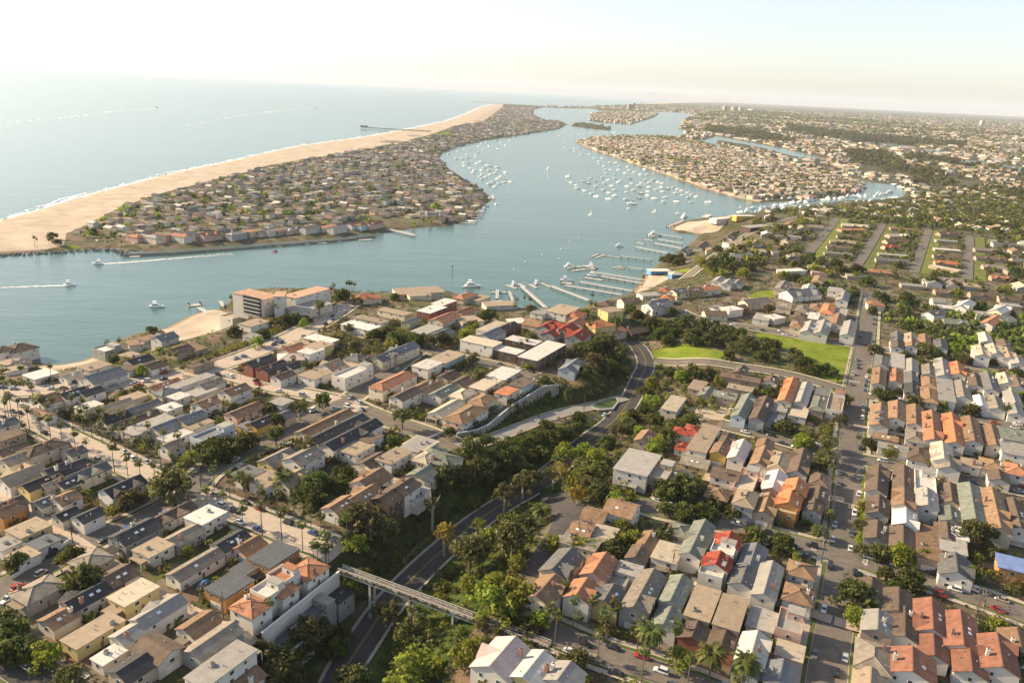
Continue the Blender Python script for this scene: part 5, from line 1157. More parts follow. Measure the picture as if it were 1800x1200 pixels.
PL = """G 170 470 8;G 65 240 11;G 30 290 11;G 460 220 7;G 560 250 9;G 650 270 9;G 280 290 8;G 370 320 9;G 480 340 9;G 680 330 8;G 780 350 9;G 840 380 9;G 950 380 10;G 1060 440 10;G 1160 470 11;G 1290 520 11;G 1400 550 11
L 840 900 7;L 940 880 8;L 160 1090 12;L 390 1080 13;L 20 1110 10;L 1290 980 8;L 1340 990 8;L 1390 990 9;L 1420 1050 8;L 1510 1000 8;L 1600 1040 8;L 1700 990 8;L 1650 1030 8;L 1300 1040 8;L 1440 1090 7;L 1770 900 8;L 880 60 10;L 950 60 12;L 385 90 8;L 265 70 12;L 285 85 10;L 960 110 9
M 820 470 13;M 840 450 14;M 850 490 12;M 830 540 11;M 860 560 10;M 940 430 15;M 960 430 15;M 980 430 15;M 1000 440 15;M 720 610 11;M 380 600 11;M 400 620 9;M 30 540 13;M 520 1030 8;M 600 1070 8;M 100 1110 7;M 720 810 7
N 470 610 8;N 490 540 8;N 550 520 10;N 590 560 8;N 1085 525 12;N 1075 590 9;N 1110 600 9;N 1490 380 12;N 1070 750 8;N 1060 720 8;N 570 880 9;N 520 900 9;N 190 1130 6
O 140 610 12;O 420 750 11;O 480 750 12;O 550 760 12;O 575 770 12;O 630 740 12;O 690 750 10;O 510 790 9;O 1100 660 9;O 1130 640 9;O 1150 620 9;O 1410 470 9;O 1000 880 5
P 790 560 10;P 670 580 9;P 650 600 8;P 1420 620 6;P 720 600 8
K 880 510 9;K 1040 680 9;K 490 830 6
B 750 290 8;B 780 270 8;B 850 290 9;B 830 310 9;B 450 670 8;B 800 90 9;B 930 110 9;B 690 60 7
C 190 290 9;C 1230 920 9;C 1110 1100 8;C 1450 1040 9;C 1630 1080 8;C 1330 1170 6
I 480 950 6;E 130 800 6"""
for it in PL.replace('\n', ';').split(';'):
    t_, x, y, Ht = it.split(); Ht = float(Ht); g = ground(*tp(t_, x, y), Ht); add_palm(g[0], g[1], Ht, pr)
for t_, x, y, Ht in (('C', 1040, 340, 5), ('M', 725, 600, 9), ('H', 620, 890, 7), ('H', 300, 900, 6), ('E', 380, 1010, 9), ('E', 600, 1060, 9), ('D', 1530, 800, 10), ('I', 545, 350, 6), ('L', 400, 80, 6)): g = ground(*tp(t_, x, y), Ht); add_palm(g[0], g[1], Ht, pr, True)

# hedges
def hedge(px, w_, h_, look, lm='leaf_dark', z=0.):
    P = resample(trace(px), .8); r = np.random.default_rng(len(px)); C = P.copy(); C[:, 2] += h_ * .5; C[:, :2] += r.normal(size=(len(P), 2)) * w_ * .18
    me = quads_mesh('hedge', leaf_quads(C, np.full(len(C), w_ * .62) * r.uniform(.75, 1.25, len(C)), 16, .34, r, h_ / w_), MATS[lm], r.random(len(C) * 16)); o = link('hedge', me); tagged(o, look, 'hedge', 'hedges')
hedge("-20,676 40,675 100,671 150,668 200,668", 3.0, 2.4, 'long low hedge above the beach beside the curving boulevard'); hedge("330,642 390,622 440,602 500,576", 4.0, 2.6, 'thick hedge on the slope below the straight boulevard', 'leaf_bright'); hedge("500,573 560,548 585,540", 3., 2, 'green hedge between boulevard and hotel car deck')
hedge("1122,598 1160,596", 3, 3, 'dark clipped hedge at the edge of the park lawn'); hedge("640,1015 700,990", 3, 2, 'rough hedge under the footbridge end'); hedge("1225,455 1235,470 1255,490", 4, 5, 'tall bright hedge beside the harbour road', 'leaf_bright'); hedge("830,634 800,650", 3, 3.5, 'bright hedge between the white flats', 'leaf_bright')
hedge("1523,845 1520,900 1512,950", 3, 3, 'shaggy hedge along the straight street beside dark roofed houses', 'leaf_bright'); hedge("960,1090 920,1075 880,1085", 4, 2.5, 'leafy hedge at the street end of the footbridge', 'leaf_olive'); hedge("1440,690 1466,698", 2.4, 3, 'hedge at the corner of park road', 'leaf_bright')

# garden shrubs and ground cover
sh = scatter(15000, (-330, 460), (175, 900), 17, -1.2, .3, None, 2.0); sh2 = scatter(5000, (-140, 120), (180, 560), 18, .6, .4, lambda P: inside(P, CANYON) | (seg_dist(P, BAY[:, :2])[0] < 46), 1.6)
S_ = np.vstack([sh, sh2]); r_ = np.random.default_rng(3); Rr = np.r_[r_.uniform(.6, 1.8, len(sh)), r_.uniform(.8, 2.2, len(sh2))]
Cc = np.c_[S_, hgt(S_) + Rr * .45]
me = quads_mesh('garden_shrubbery', leaf_quads(Cc, Rr, 16, .30, r_, .8), [MATS['leaf_dark'], MATS['leaf_olive'], MATS['leaf_bright']], np.repeat(r_.random(len(Cc)) * .7, 16) + r_.random(len(Cc) * 16) * .3)
me.polygons.foreach_set('material_index', np.repeat(r_.choice([0, 0, 0, 1, 1, 2], len(Cc)), 16).astype(np.int32)); o = link('garden_shrubbery', me); o['kind'] = 'stuff'

# ---------------------------------------------------------------- footbridge over the canyon
A_, B_ = at(598, 998, 24.8), at(966, 1133, 24.8); ang = math.atan2(B_[1] - A_[1], B_[0] - A_[0]); Lb = float(np.hypot(*(B_ - A_)[:2])); mid = (A_ + B_) / 2
fb = empty('footbridge', (mid[0], mid[1], 24.3), ang); tagged(fb, 'long narrow concrete footbridge with planted railings crossing above the canyon road', 'footbridge')
mb = MB(); mb.box(-Lb / 2, Lb / 2, -1.3, 1.3, -.2, .3, MATS['dock_grey'], MATS['worn_asphalt']); mb.box(-Lb / 2, Lb / 2, -1.25, -.9, -1.0, -.2, MATS['dock_grey']); mb.box(-Lb / 2, Lb / 2, 0.9, 1.25, -1.0, -.2, MATS['dock_grey']); mb.build('deck', fb)
r_ = np.random.default_rng(5)
for s in (-1, 1):
    mb = MB(); mb.box(-Lb / 2, Lb / 2, s * 1.3 - .14, s * 1.3 + .14, .3, .75, MATS['dock_grey'])
    for k in range(int(Lb / 2)): mb.box(-Lb / 2 + k * 2, -Lb / 2 + k * 2 + .14, s * 1.3 - .09, s * 1.3 + .09, .75, 1.25, MATS['timber'])
    mb.box(-Lb / 2, Lb / 2, s * 1.3 - .1, s * 1.3 + .1, 1.25, 1.36, MATS['dock_grey']); mb.build('railing', fb)
    n_ = 260; C = np.c_[r_.uniform(-Lb / 2, Lb / 2, n_), np.full(n_, s * 1.6), r_.uniform(.2, .7, n_)]; link('planting', quads_mesh('planting', leaf_quads(C, np.full(n_, .5), 9, .18, r_), MATS['leaf_olive'], r_.random(n_ * 9)), fb)
for f_ in (-.33, -.13, .08, .29):
    x = f_ * Lb; wx, wy = mid[0] + math.cos(ang) * x, mid[1] + math.sin(ang) * x; zb = gz(wx, wy) - 24.3
    for s in (-1, 1): mb = MB(); mb.box(x - .35, x + .35, s * 1.3 - .3, s * 1.3 + .3, zb - 1, -1.0, MATS['dock_grey']); mb.build('column', fb)
    mb = MB(); mb.box(x - .4, x + .4, -1.6, 1.6, -1.45, -.98, MATS['dock_grey']); mb.build('cross_beam', fb)

# ---------------------------------------------------------------- walls
def wall_thing(name, px, ztop, zbot, th, look, mat, cap=None, ribs=0, cat='wall'):
    if isinstance(px, str): P = np.array([at(*map(float, q.split(',')), ztop)[:2] for q in px.split()])
    else: P = np.asarray(px)
    P = resample(P, 2.2); N = normals(P); o = empty(name, (P[0, 0], P[0, 1], zbot)); mb = MB(); n = len(P); zt = ztop - zbot
    a = P - P[0] + N * th / 2; b_ = P - P[0] - N * th / 2
    V = [(x, y, 0) for x, y in a] + [(x, y, zt) for x, y in a] + [(x, y, zt) for x, y in b_] + [(x, y, 0) for x, y in b_]
    mb.add(V, [(k * n + i, (k + 1) * n + i, (k + 1) * n + i + 1, k * n + i + 1)[::-1] for k in range(3) for i in range(n - 1)], mat); mb.build('wall', o)
    if ribs:
        for s in range(0, n, ribs):
            m2 = MB(); q = b_[s]; d = -N[s]; t_ = np.array([-d[1], d[0]]) * .16; m2.add([(*(q - t_), 0), (*(q + t_), 0), (*(q + t_ + d * .3), 0), (*(q - t_ + d * .3), 0), (*(q - t_), zt), (*(q + t_), zt), (*(q + t_ + d * .3), zt), (*(q - t_ + d * .3), zt)], [(0, 1, 5, 4), (1, 2, 6, 5), (2, 3, 7, 6), (3, 0, 4, 7), (4, 5, 6, 7)], mat); m2.build('rib', o)
    if cap:
        m2 = MB(); a2 = P - P[0] + N * (th / 2 + .12); b2 = P - P[0] - N * (th / 2 + .12); V = [(x, y, zt) for x, y in a2] + [(x, y, zt + .25) for x, y in a2] + [(x, y, zt + .25) for x, y in b2] + [(x, y, zt) for x, y in b2]
        m2.add(V, [(k * n + i, (k + 1) * n + i, (k + 1) * n + i + 1, k * n + i + 1)[::-1] for k in range(3) for i in range(n - 1)], cap); m2.build('cap', o)
    return tagged(o, look, cat, 'walls')
mat_worn('wall_board', (.36, .33, .28), .9, .14, .5)
wall_thing('retaining_wall', WALL[:-1], 25.4, 14.5, .6, 'tall pale ribbed retaining wall curving above the planted slope of the ramp', MATS['wall_board'], wmat('b'), 1)
wall_thing('garden_wall', "460,1112 520,1064 560,1032 596,1004", 25.0, 18, .4, 'long white wall sloping beside the terracotta roofed villa', wmat('w'), MATS['white_trim'])
wall_thing('garden_wall', "738,775 800,748 850,726 884,712", 25.3, 22, .3, 'low white wall around the lawn behind the retaining wall', wmat('w'), None)
wall_thing('garden_wall', "1422,459 1450,472 1470,480 1486,488", 24, 20, .5, 'long white wall among the trees below the banked terraces', wmat('w'), MATS['white_trim'])
wall_thing('fence', "1206,467 1213,475 1220,484 1234,493", 6, 1, .3, 'pale blue fence beside the harbour road', wmat('b'), None, 0, 'fence')
wall_thing('garden_wall', "872,930 895,990 890,1030", 21.5, 17, .3, 'grey low wall beside the dead-end car park', MATS['wall_board'], None)
wall_thing('garden_wall', "20,1012 60,985 110,955 124,945", 25.4, 23, .3, 'white yard wall beside the lower concrete alley', wmat('w'), None)
wall_thing('garden_wall', "395,716 445,693", 26, 23, .3, 'white wall of the building plot by the boulevard corner', wmat('w'), None)

# ---------------------------------------------------------------- piers, docks and boats
def pier_thing(name, p0, p1, w_, look, cat, z=2.2, pile=9.0, group='private docks', deckm='dock_grey', rail=True, thick=.35):
    A, B = at(*p0, z), at(*p1, z); L = float(np.hypot(*(B - A)[:2])); a = math.atan2(B[1] - A[1], B[0] - A[0]); o = empty(name, ((A[0] + B[0]) / 2, (A[1] + B[1]) / 2, 0), a)
    mb = MB(); mb.box(-L / 2, L / 2, -w_ / 2, w_ / 2, z - thick, z, MATS[deckm], MATS['dock_grey']); mb.build('deck', o)
    if rail and z > 1:
        for s in (-1, 1):
            mb = MB(); mb.box(-L / 2, L / 2, s * w_ / 2 - .06, s * w_ / 2 + .06, z + .85, z + .95, MATS['white_trim'])
            for k in range(int(L / 2.5) + 1): mb.box(-L / 2 + k * 2.5, -L / 2 + k * 2.5 + .1, s * w_ / 2 - .05, s * w_ / 2 + .05, z, z + .85, MATS['white_trim'])
            mb.build('railing', o)
    n = min(max(2, int(L / pile) + 1), 45)
    for k in range(n):
        for s in ((-1, 1) if n < 30 else (0,)): mb = MB(); x = -L / 2 + .5 + k * (L - 1) / (n - 1); mb.tube([(x, s * w_ * .42, -4), (x, s * w_ * .42, z - .35 if z > 1 else 2.6)], .22 if w_ < 6 else .5, MATS['piling'], 6); mb.build('piling', o)
    tagged(o, None if look is None else look, cat, group); return o, (A + B) / 2
PIERS = """N 720 635 525 465 2.6;N 1055 575 760 462 2.6;N 1320 530 870 455 3;N 1400 500 985 428 3;N 1475 440 1150 382 3;N 1475 412 1085 350 3;N 1555 252 1310 225 2.6;N 1680 202 1430 155 2.6;N 1790 165 1570 122 2.6;N 1798 125 1600 92 2.6;N 1798 80 1620 55 2.6;N 1485 330 1370 315 2.4;N 330 560 335 490 2.6;N 455 580 428 505 2.2;L 1650 680 1570 630 3;L 1760 620 1740 580 2.4;M 1260 10 1480 60 5"""
names_ = 'timber footpier with white rails running out over the water'
for s in PIERS.split(';'):
    t_, x0, y0, x1, y1, w_ = s.split(); o, c = pier_thing('pier', tp(t_, x0, y0), tp(t_, x1, y1), float(w_), None, 'pier'); later(o, names_, c[0], c[1])
FLOATS = """N 400 450 490 480 3;N 500 440 560 470 3;N 590 445 650 475 3;N 680 435 760 468 3;N 835 432 935 442 6;N 890 318 1050 300 4;N 930 340 1030 328 4;N 1050 325 1110 325 6;N 1020 393 1170 415 5;N 1075 230 1130 207 3;N 1110 238 1190 212 3;N 1190 220 1310 238 3;N 1250 315 1320 307 4;N 1280 325 1340 320 3;N 280 510 410 510 4;N 55 465 190 465 5;N 1430 115 1500 132 3;N 1485 90 1570 105 3;N 1530 70 1620 60 6;L 1490 615 1590 605 6
M 120 160 180 160 4;M 200 155 275 155 4;M 300 150 350 150 4;M 375 147 432 147 4;M 480 135 540 135 4;M 605 130 650 130 4;M 703 122 785 120 5;M 860 110 900 108 4;M 1042 98 1142 92 5;L 1360 205 1410 203 4;L 1440 198 1490 197 4;L 1520 190 1570 189 4;L 1615 187 1665 186 4;L 1695 180 1740 179 4;L 1260 210 1330 208 4;L 1020 230 1110 226 5;L 1090 205 1160 203 4
Q 1430 1165 1550 1172 5;Q 1440 1150 1560 1150 5;Q 1500 1130 1590 1135 5;Q 1530 1110 1600 1112 5;Q 1580 1060 1630 1050 5;Q 1300 1150 1400 1155 5;R 1100 1195 1200 1150 8;R 1110 1200 1230 1165 6"""
for s in FLOATS.replace('\n', ';').split(';'):
    t_, x0, y0, x1, y1, w_ = s.split(); o, c = pier_thing('floating_dock', tp(t_, x0, y0), tp(t_, x1, y1), float(w_), None, 'dock', .55, 9, 'floating docks', rail=False); later(o, 'low grey floating dock with pilings', c[0], c[1])
pier_thing('ocean_pier', (636, 223), (756, 230), 13, 'long ocean pier on dark pilings reaching past the surf from the beach', 'pier', 8, 14, None, 'piling', False, 2.6); pr_ = at(640, 223, 8); mb = MB(); mb.box(-14, 14, -9, 9, 7.9, 12, wmat('g'), rmat('gy')); hut = empty('pier_restaurant', (pr_[0], pr_[1], 0), -.1); mb.build('wall', hut); mb = MB(); mb.box(-16, 16, -11, 11, 12, 12.8, rmat('sg')); mb.build('roof', hut); tagged(hut, 'low building standing on the seaward end of the long ocean pier', 'restaurant')
pier_thing('ocean_pier', (828, 178), (880, 182), 9, 'far hazy ocean pier beyond the widest part of the beach', 'pier', 8, 18, None, 'piling', False, 4)

def loft(mb, secs, m, close=True):
    n = len(secs[0]); V = [p for s in secs for p in s]; mb.add(V, [(i * n + k, (i + 1) * n + k, (i + 1) * n + k + 1, i * n + k + 1) for i in range(len(secs) - 1) for k in range(n - 1)], m)
    if close: mb.add(secs[0], [tuple(range(n))], m); mb.add(secs[-1], [tuple(range(n))[::-1]], m)
def hull_mesh(L, B, fb_, m, deckm):
    mb = MB(); secs = []; top = []
    for x, w_, h_ in ((-.5, .82, .9), (-.2, 1, .9), (.1, .98, .95), (.32, .68, 1.08), (.46, .24, 1.2), (.5, .03, 1.25)):
        b_ = B / 2 * w_; z = fb_ * h_; secs.append([(x * L, -b_, z), (x * L * .97, -b_ * .82, -.3), (x * L * .97, b_ * .82, -.3), (x * L, b_, z)]); top.append(((x * L, -b_, z), (x * L, b_, z)))
    loft(mb, secs, m); V = [p for q in top for p in q]; mb.add(V, [(2 * i, 2 * i + 2, 2 * i + 3, 2 * i + 1) for i in range(len(top) - 1)], deckm); return mb.data('hull')
HULLW = hull_mesh(10, 3.1, 1.15, MATS['gelcoat'], MATS['gelcoat']); HULLB = hull_mesh(10, 3.1, 1.15, MATS['hull_blue'], MATS['gelcoat'])
mb = MB(); loft(mb, [[(x, -w_, 1.0), (x + .2, -w_ * .8, 1.0 + h_), (x + .2, w_ * .8, 1.0 + h_), (x, w_, 1.0)] for x, w_, h_ in ((-2.2, 1.0, .75), (.6, .95, .7), (2.4, .5, .25))], MATS['gelcoat']); SCAB = mb.data('cabin')
mb = MB(); mb.tube([(0.6, 0, 1.2), (.6, 0, 14.2)], [.11, .08], MATS['steel'], 6); mb.tube([(.6, 0, 2.6), (-3.9, 0, 2.5)], .09, MATS['steel'], 5); mb.tube([(.6, -.9, 8), (.6, .9, 8)], .04, MATS['steel'], 4); MAST = mb.data('mast')
def cover_mesh(m): mb = MB(); mb.tube([(.4, 0, 2.85), (-1.8, 0, 2.8), (-3.8, 0, 2.65)], [.32, .26, .12], m, 7); return mb.data('sail_cover')
COVER = [cover_mesh(MATS[k]) for k in ('sail_cover', 'cover_green', 'gelcoat')]
mb = MB(); loft(mb, [[(x, -w_, 1.0), (x + .3, -w_ * .85, 1.0 + h_), (x + .3, w_ * .85, 1.0 + h_), (x, w_, 1.0)] for x, w_, h_ in ((-3.4, 1.25, 1.5), (.6, 1.25, 1.5), (2.6, .8, .4))], MATS['gelcoat']); MCAB = mb.data('cabin')
mb = MB(); mb.box(-2.6, .8, -1.17, 1.17, 1.55, 2.1, MATS['pane_dark']); MGLS = mb.data('window_band')
mb = MB(); mb.box(-2.4, .4, -.95, .95, 2.5, 3.0, MATS['gelcoat']); mb.box(-2.6, -.4, -1.0, 1.0, 4.1, 4.2, MATS['gelcoat'])
for sx_ in (-2.5, -.5):
    for s in (-1, 1): mb.box(sx_ - .04, sx_ + .04, s * .9 - .04, s * .9 + .04, 3.0, 4.1, MATS['steel'])
FLYB = mb.data('flybridge')
mb = MB(); mb.add([(.5, -.05, 2.4), (-3.6, -.25, 2.5), (.5, -.05, 10.5), (.5, .05, 10.5), (.5, .05, 2.4), (-3.6, -.15, 2.5)], [(0, 1, 2), (3, 5, 4), (0, 2, 3, 4), (1, 5, 3, 2), (0, 4, 5, 1)], MATS['sail']); SAILM = mb.data('sail')
br = random.Random(12)
def add_boat(x, y, kind, sc=1.0, hd=None, blue=False, look=None, group='boats moored in the harbour', rest=.0):
    hd = br.gauss(math.radians(152), .16) if hd is None else hd; sc *= 1.08; o = empty('sailboat' if kind in 'SD' else 'motor_yacht', (x, y, 0), hd); s3 = (sc, sc, sc); link('hull', HULLB if blue else HULLW, o, None, None, s3)
    if kind in 'SD':
        link('cabin', SCAB, o, None, None, s3); link('mast', MAST, o, None, None, (sc, sc, sc * br.uniform(.85, 1.15))); ci = br.choice((0, 0, 1, 2, 2))
        if kind == 'S': link('sail_cover', COVER[ci], o, None, None, s3); lk = '%s hulled sailboat with %s sail cover' % ('navy' if blue else 'white', ('blue', 'green', 'white')[ci])
        else: link('sail', SAILM, o, None, None, s3); lk = 'small sailboat under way with white sail raised'
    else:
        link('cabin', MCAB, o, None, None, s3); link('window_band', MGLS, o, None, None, s3)
        if sc > .95: link('flybridge', FLYB, o, None, None, s3)
        lk = '%s%s motor yacht' % ('large ' if sc > 1.3 else 'small ' if sc < .9 else '', 'navy hulled' if blue else 'white')
    tagged(o, look, 'sailboat' if kind in 'SD' else 'motorboat', group)
    if not look: later(o, lk, x, y)
for nm_, x, y in (('the sandy island point', 1010, 250), ('the harbour bend', 866, 349), ('the mid bay yacht', 998, 310), ('the largest moored ketch', 1110, 358), ('the small wooded islet', 1040, 222), ('the spit curve', 775, 275), ('the island shore path', 1180, 310), ('the east channel mouth', 1330, 360)):
    p_ = at(x, y); MARKS.append((nm_, p_[0], p_[1]))
BR = """M 393 845 L;M 415 885;M 450 905;M 460 925;S 510 943;S 535 890 B;S 505 875;S 550 855;S 588 873;M 562 965;S 592 985 L;M 590 912;M 645 937;M 638 850;M 650 888;S 680 1003 L;S 680 958;M 722 978;M 700 910;S 722 935;M 745 885;S 722 853;M 765 873;S 675 868;S 665 820;S 725 825;M 793 820;M 825 800;M 747 797;M 757 770;M 688 745;M 730 748;M 812 775;M 862 812;M 900 828;M 930 793;M 950 830;S 843 1035 X;M 803 1003;M 820 1068 s;S 808 952;S 808 912;S 843 893;M 833 855;M 857 940;S 905 962 B;S 895 995 B;M 893 905;M 900 915 B;S 910 887;S 955 948;M 952 978;S 945 900;S 960 917;M 940 870;M 965 885;M 997 868;M 1025 883;S 1005 998 L;S 1013 935;M 1050 920;M 1055 893;S 1060 950;M 1092 930 B;M 1068 1020;S 1078 990;M 1137 920;M 1150 960;M 1163 933;S 1160 1020 L;M 1192 943;S 1203 975;M 1240 990;S 1262 1022;M 1265 970;M 1295 985;M 1238 958;S 1382 1025 L;M 610 738;S 615 755;M 582 715;M 633 715;M 545 687;M 490 690;M 440 668;M 442 650;M 403 655;M 370 640;M 475 640;M 645 770;M 660 795;M 690 797;D 550 1112;D 1000 1092;D 1165 1103;M 385 573 s;S 332 555;M 718 535 L;S 768 490;S 925 505;S 972 505;M 795 545 s;S 978 465;S 1040 465;M 283 420;S 430 545 ;S 470 540;M 510 545;S 560 540;M 590 570;M 640 560"""
for s in BR.split(';'):
    q = s.split(); p_ = at(*tp('R', q[1], q[2])); sc = dict(L=1.35, X=1.7, s=.75).get(q[3] if len(q) > 3 else '', 1.0) * (1.0 if q[0] != 'D' else .72); add_boat(p_[0], p_[1], q[0], sc * br.uniform(.92, 1.1), None, len(q) > 3 and q[3] == 'B')
BQ = """M 1405 717;M 1448 717;M 1490 708;S 1548 708;S 1582 740 L;M 1550 752;M 1462 770;M 1457 750;M 1492 752;S 1505 785;S 1640 768 X;S 1698 778 X;M 1605 780;M 1582 800;M 1535 800;M 1525 815;M 1640 800;M 1645 830;M 1590 828;M 1615 845;M 1575 845;M 1590 860;S 1668 880;S 1680 820;M 1695 800;M 1697 860;M 1718 845;S 1750 815;S 1747 862;M 1745 882;M 1642 895 L;M 1708 893;M 1678 915;M 1787 883;M 1355 683;M 1420 665;M 1463 648;S 1500 655;M 1480 690;S 1545 690;M 1580 615;M 1635 630;S 1600 655;M 1565 630;M 1620 600;M 1720 605;S 1755 625;S 1700 650;M 1560 675;M 1780 590;M 1690 590;M 1690 1035 s;M 1660 995 L;M 1635 1000;S 1520 1160 L;S 1335 1150;M 1560 1100 L;M 1590 1090;M 1610 1050 ;M 1600 1075"""
for s in BQ.split(';'):
    q = s.split(); p_ = at(*tp('Q', q[1], q[2])); sc = dict(L=1.35, X=1.7, s=.75).get(q[3] if len(q) > 3 else '', 1.0); add_boat(p_[0], p_[1], q[0], sc * br.uniform(.92, 1.1))
# moving boats, boats at docks
for t_, x, y, hd, sc, lk in (('L', 770, 287, 3.05, 1.05, 'white motor yacht speeding down the channel ahead of a long foamy wake'), ('L', 553, 456, -.1, 1.0, 'white cruiser with dark canopy speeding up the channel'), ('L', 1240, 628, 0.05, 1.1, 'white motor boat drifting alone off the sand cove'), ('N', 460, 455, 1.3, 1.0, 'white yacht in the slip beside the long white pier'), ('N', 640, 445, 1.3, 1.0, 'white yacht with cabin at the second slip'),
        ('N', 135, 468, 0.1, 1.5, 'large white yacht berthed behind the waterfront houses'), ('N', 880, 422, -.2, 1.15, 'brown decked motor yacht at the middle dock'), ('N', 1090, 385, -.3, 1.2, 'grey motor yacht with lifted boats at the long dock'), ('N', 905, 312, .2, 1.1, 'white boat at the tip of the pale dock'), ('N', 1085, 318, -.4, 1.3, 'white boat at the inner end of the pale dock'), ('N', 1300, 150, 0, 1.0, 'small white boat among bare pilings'), ('N', 1575, 62, 0.1, 1.5, 'white yacht at the outermost of the harbour docks'),
        ('R', 1215, 1130, .8, 1.7, 'biggest white yacht berthed at the sand spit'), ('R', 252, 787, 1.9, 1.2, 'white boat crossing the open bay trailing a thin wake'), ('T', 1103, 357, .1, 1.3, 'tiny boat far out at sea ahead of a pale wake'), ('Q', 420, 363, .1, 1.4, 'tiny boat at sea drawing the longer wake')):
    p_ = at(*tp(t_, x, y)); add_boat(p_[0], p_[1], 'M', sc, hd, False, lk, 'boats under way or at docks')
# marina packed with boats
mar = [("1300,366 1345,366 1400,357 1480,347 1530,345 1562,339", 10, 30), ("1300,374 1350,371 1410,366 1470,359 1530,355 1575,348", -4, 30), ("1345,353 1400,350 1450,345 1510,336", -3, 18), ("1440,294 1500,309 1560,322 1586,331", -6, 20), ("1350,268 1400,281 1440,292", -4, 14)]
for s, o_, n in mar:
    P = np.array([at(*map(float, q.split(',')))[:2] for q in s.split()]); P = resample(P, np.sum(np.linalg.norm(np.diff(P, axis=0), axis=1)) / n)
    for p in P: add_boat(p[0] + br.uniform(-6, 6), p[1] + br.uniform(-8, 8), br.choice('SMMSM'), br.uniform(1.0, 1.7), br.uniform(0, 6.28), False, 'white boat berthed among many in the crowded marina channel', 'boats crowded in the marina channel')
mb = MB()
# mooring balls, channel marker, flagpole
for t_, x, y in (('N', 555, 270), ('N', 690, 217), ('N', 822, 245), ('N', 834, 172), ('N', 466, 328), ('N', 909, 114), ('N', 981, 82)):
    p_ = at(*tp(t_, x, y)); o = empty('mooring_buoy', (p_[0], p_[1], 0)); b_ = MB(); b_.tube([(0, 0, -.5), (0, 0, -.2), (0, 0, .4), (0, 0, .8), (0, 0, 1.0)], [.3, .85, .95, .6, .1], MATS['buoy_white'], 10); b_.build('float', o); b_ = MB(); b_.tube([(0, 0, 1.0), (0, 0, 1.5)], .08, MATS['steel'], 5); b_.build('ring_post', o); tagged(o, None, 'buoy', 'mooring buoys'); later(o, 'white mooring buoy on open water', p_[0], p_[1])
p_ = at(*tp('M', 1777, 345)); o = empty('channel_marker', (p_[0], p_[1], 0)); b_ = MB(); b_.tube([(0, 0, -3), (0, 0, 7)], .25, MATS['piling'], 8); b_.build('post', o); b_ = MB(); b_.add([(-1.2, -.05, 5), (1.2, -.05, 5), (0, -.05, 7.2), (-1.2, .05, 5), (1.2, .05, 5), (0, .05, 7.2)], [(0, 1, 2), (5, 4, 3), (0, 3, 4, 1), (1, 4, 5, 2), (2, 5, 3, 0)], MATS['buoy_red']); b_.tube([(0, 0, 7), (0, 0, 8.2)], [.5, .3], MATS['buoy_white'], 8); b_.build('board', o); tagged(o, 'channel marker post with red triangle standing in the open water', 'channel marker')
g = ground(*tp('M', 410, 500)); o = empty('flagpole', (g[0], g[1], g[2])); zf = 36; b_ = MB(); b_.tube([(0, 0, -1), (0, 0, zf)], [.16, .07], MATS['white_trim'], 8); b_.build('pole', o); fl = MB(); fw, fh = 5.2, 3.0
def fpt(u, v_): return (-u * fw, .35 * math.sin(u * 7) * u, zf - .2 - fh + v_ * fh - .25 * u)
for k in range(13):
    for j in range(12):
        u0, u1, v0, v1 = j / 12, (j + 1) / 12, k / 13, (k + 1) / 13; canton = j < 5 and k >= 6
        fl.add([fpt(u0, v0), fpt(u1, v0), fpt(u1, v1), fpt(u0, v1)], [(0, 1, 2, 3)], MATS['flag_blue' if canton else ('flag_red' if k % 2 == 0 else 'flag_white')])
fl.build('flag', o); tagged(o, 'tall white flagpole flying a stars and stripes flag behind the hotel', 'flagpole')
# breakwater of rocks
P = resample(np.array([at(x, y)[:2] for x, y in ((-60, 454), (0, 450), (100, 445), (165, 440), (205, 442), (218, 447))]), 1.5); r_ = np.random.default_rng(6); mb = MB()
for p in P:
    for k in range(3):
        s = r_.uniform(.7, 1.7); c = np.array([p[0] + r_.normal() * 2, p[1] + r_.normal() * 2.6 + 1, r_.uniform(-.4, 1.9)]); th = r_.uniform(0, 6, 6); v = [(c[0] + s * math.cos(a) * r_.uniform(.6, 1.1), c[1] + s * math.sin(a) * r_.uniform(.6, 1.1), c[2] + dz_ * s) for dz_ in (-.5, .2) for a in np.sort(th)] + [tuple(c + [0, 0, s * .7])]
        mb.add(v, [(i, (i + 1) % 6, 6 + (i + 1) % 6, 6 + i) for i in range(6)] + [(6 + i, 6 + (i + 1) % 6, 12) for i in range(6)], MATS['rock'])
o = mb.build('breakwater'); tagged(o, 'dark boulder breakwater along the channel edge of the beach', 'breakwater')
# seawall of the channel villas
wall_thing('seawall', "216,446 300,443 420,434 500,428 590,421 660,413", 2.6, -3, .8, 'low dark seawall under the row of channel villas', MATS['wall_board'])

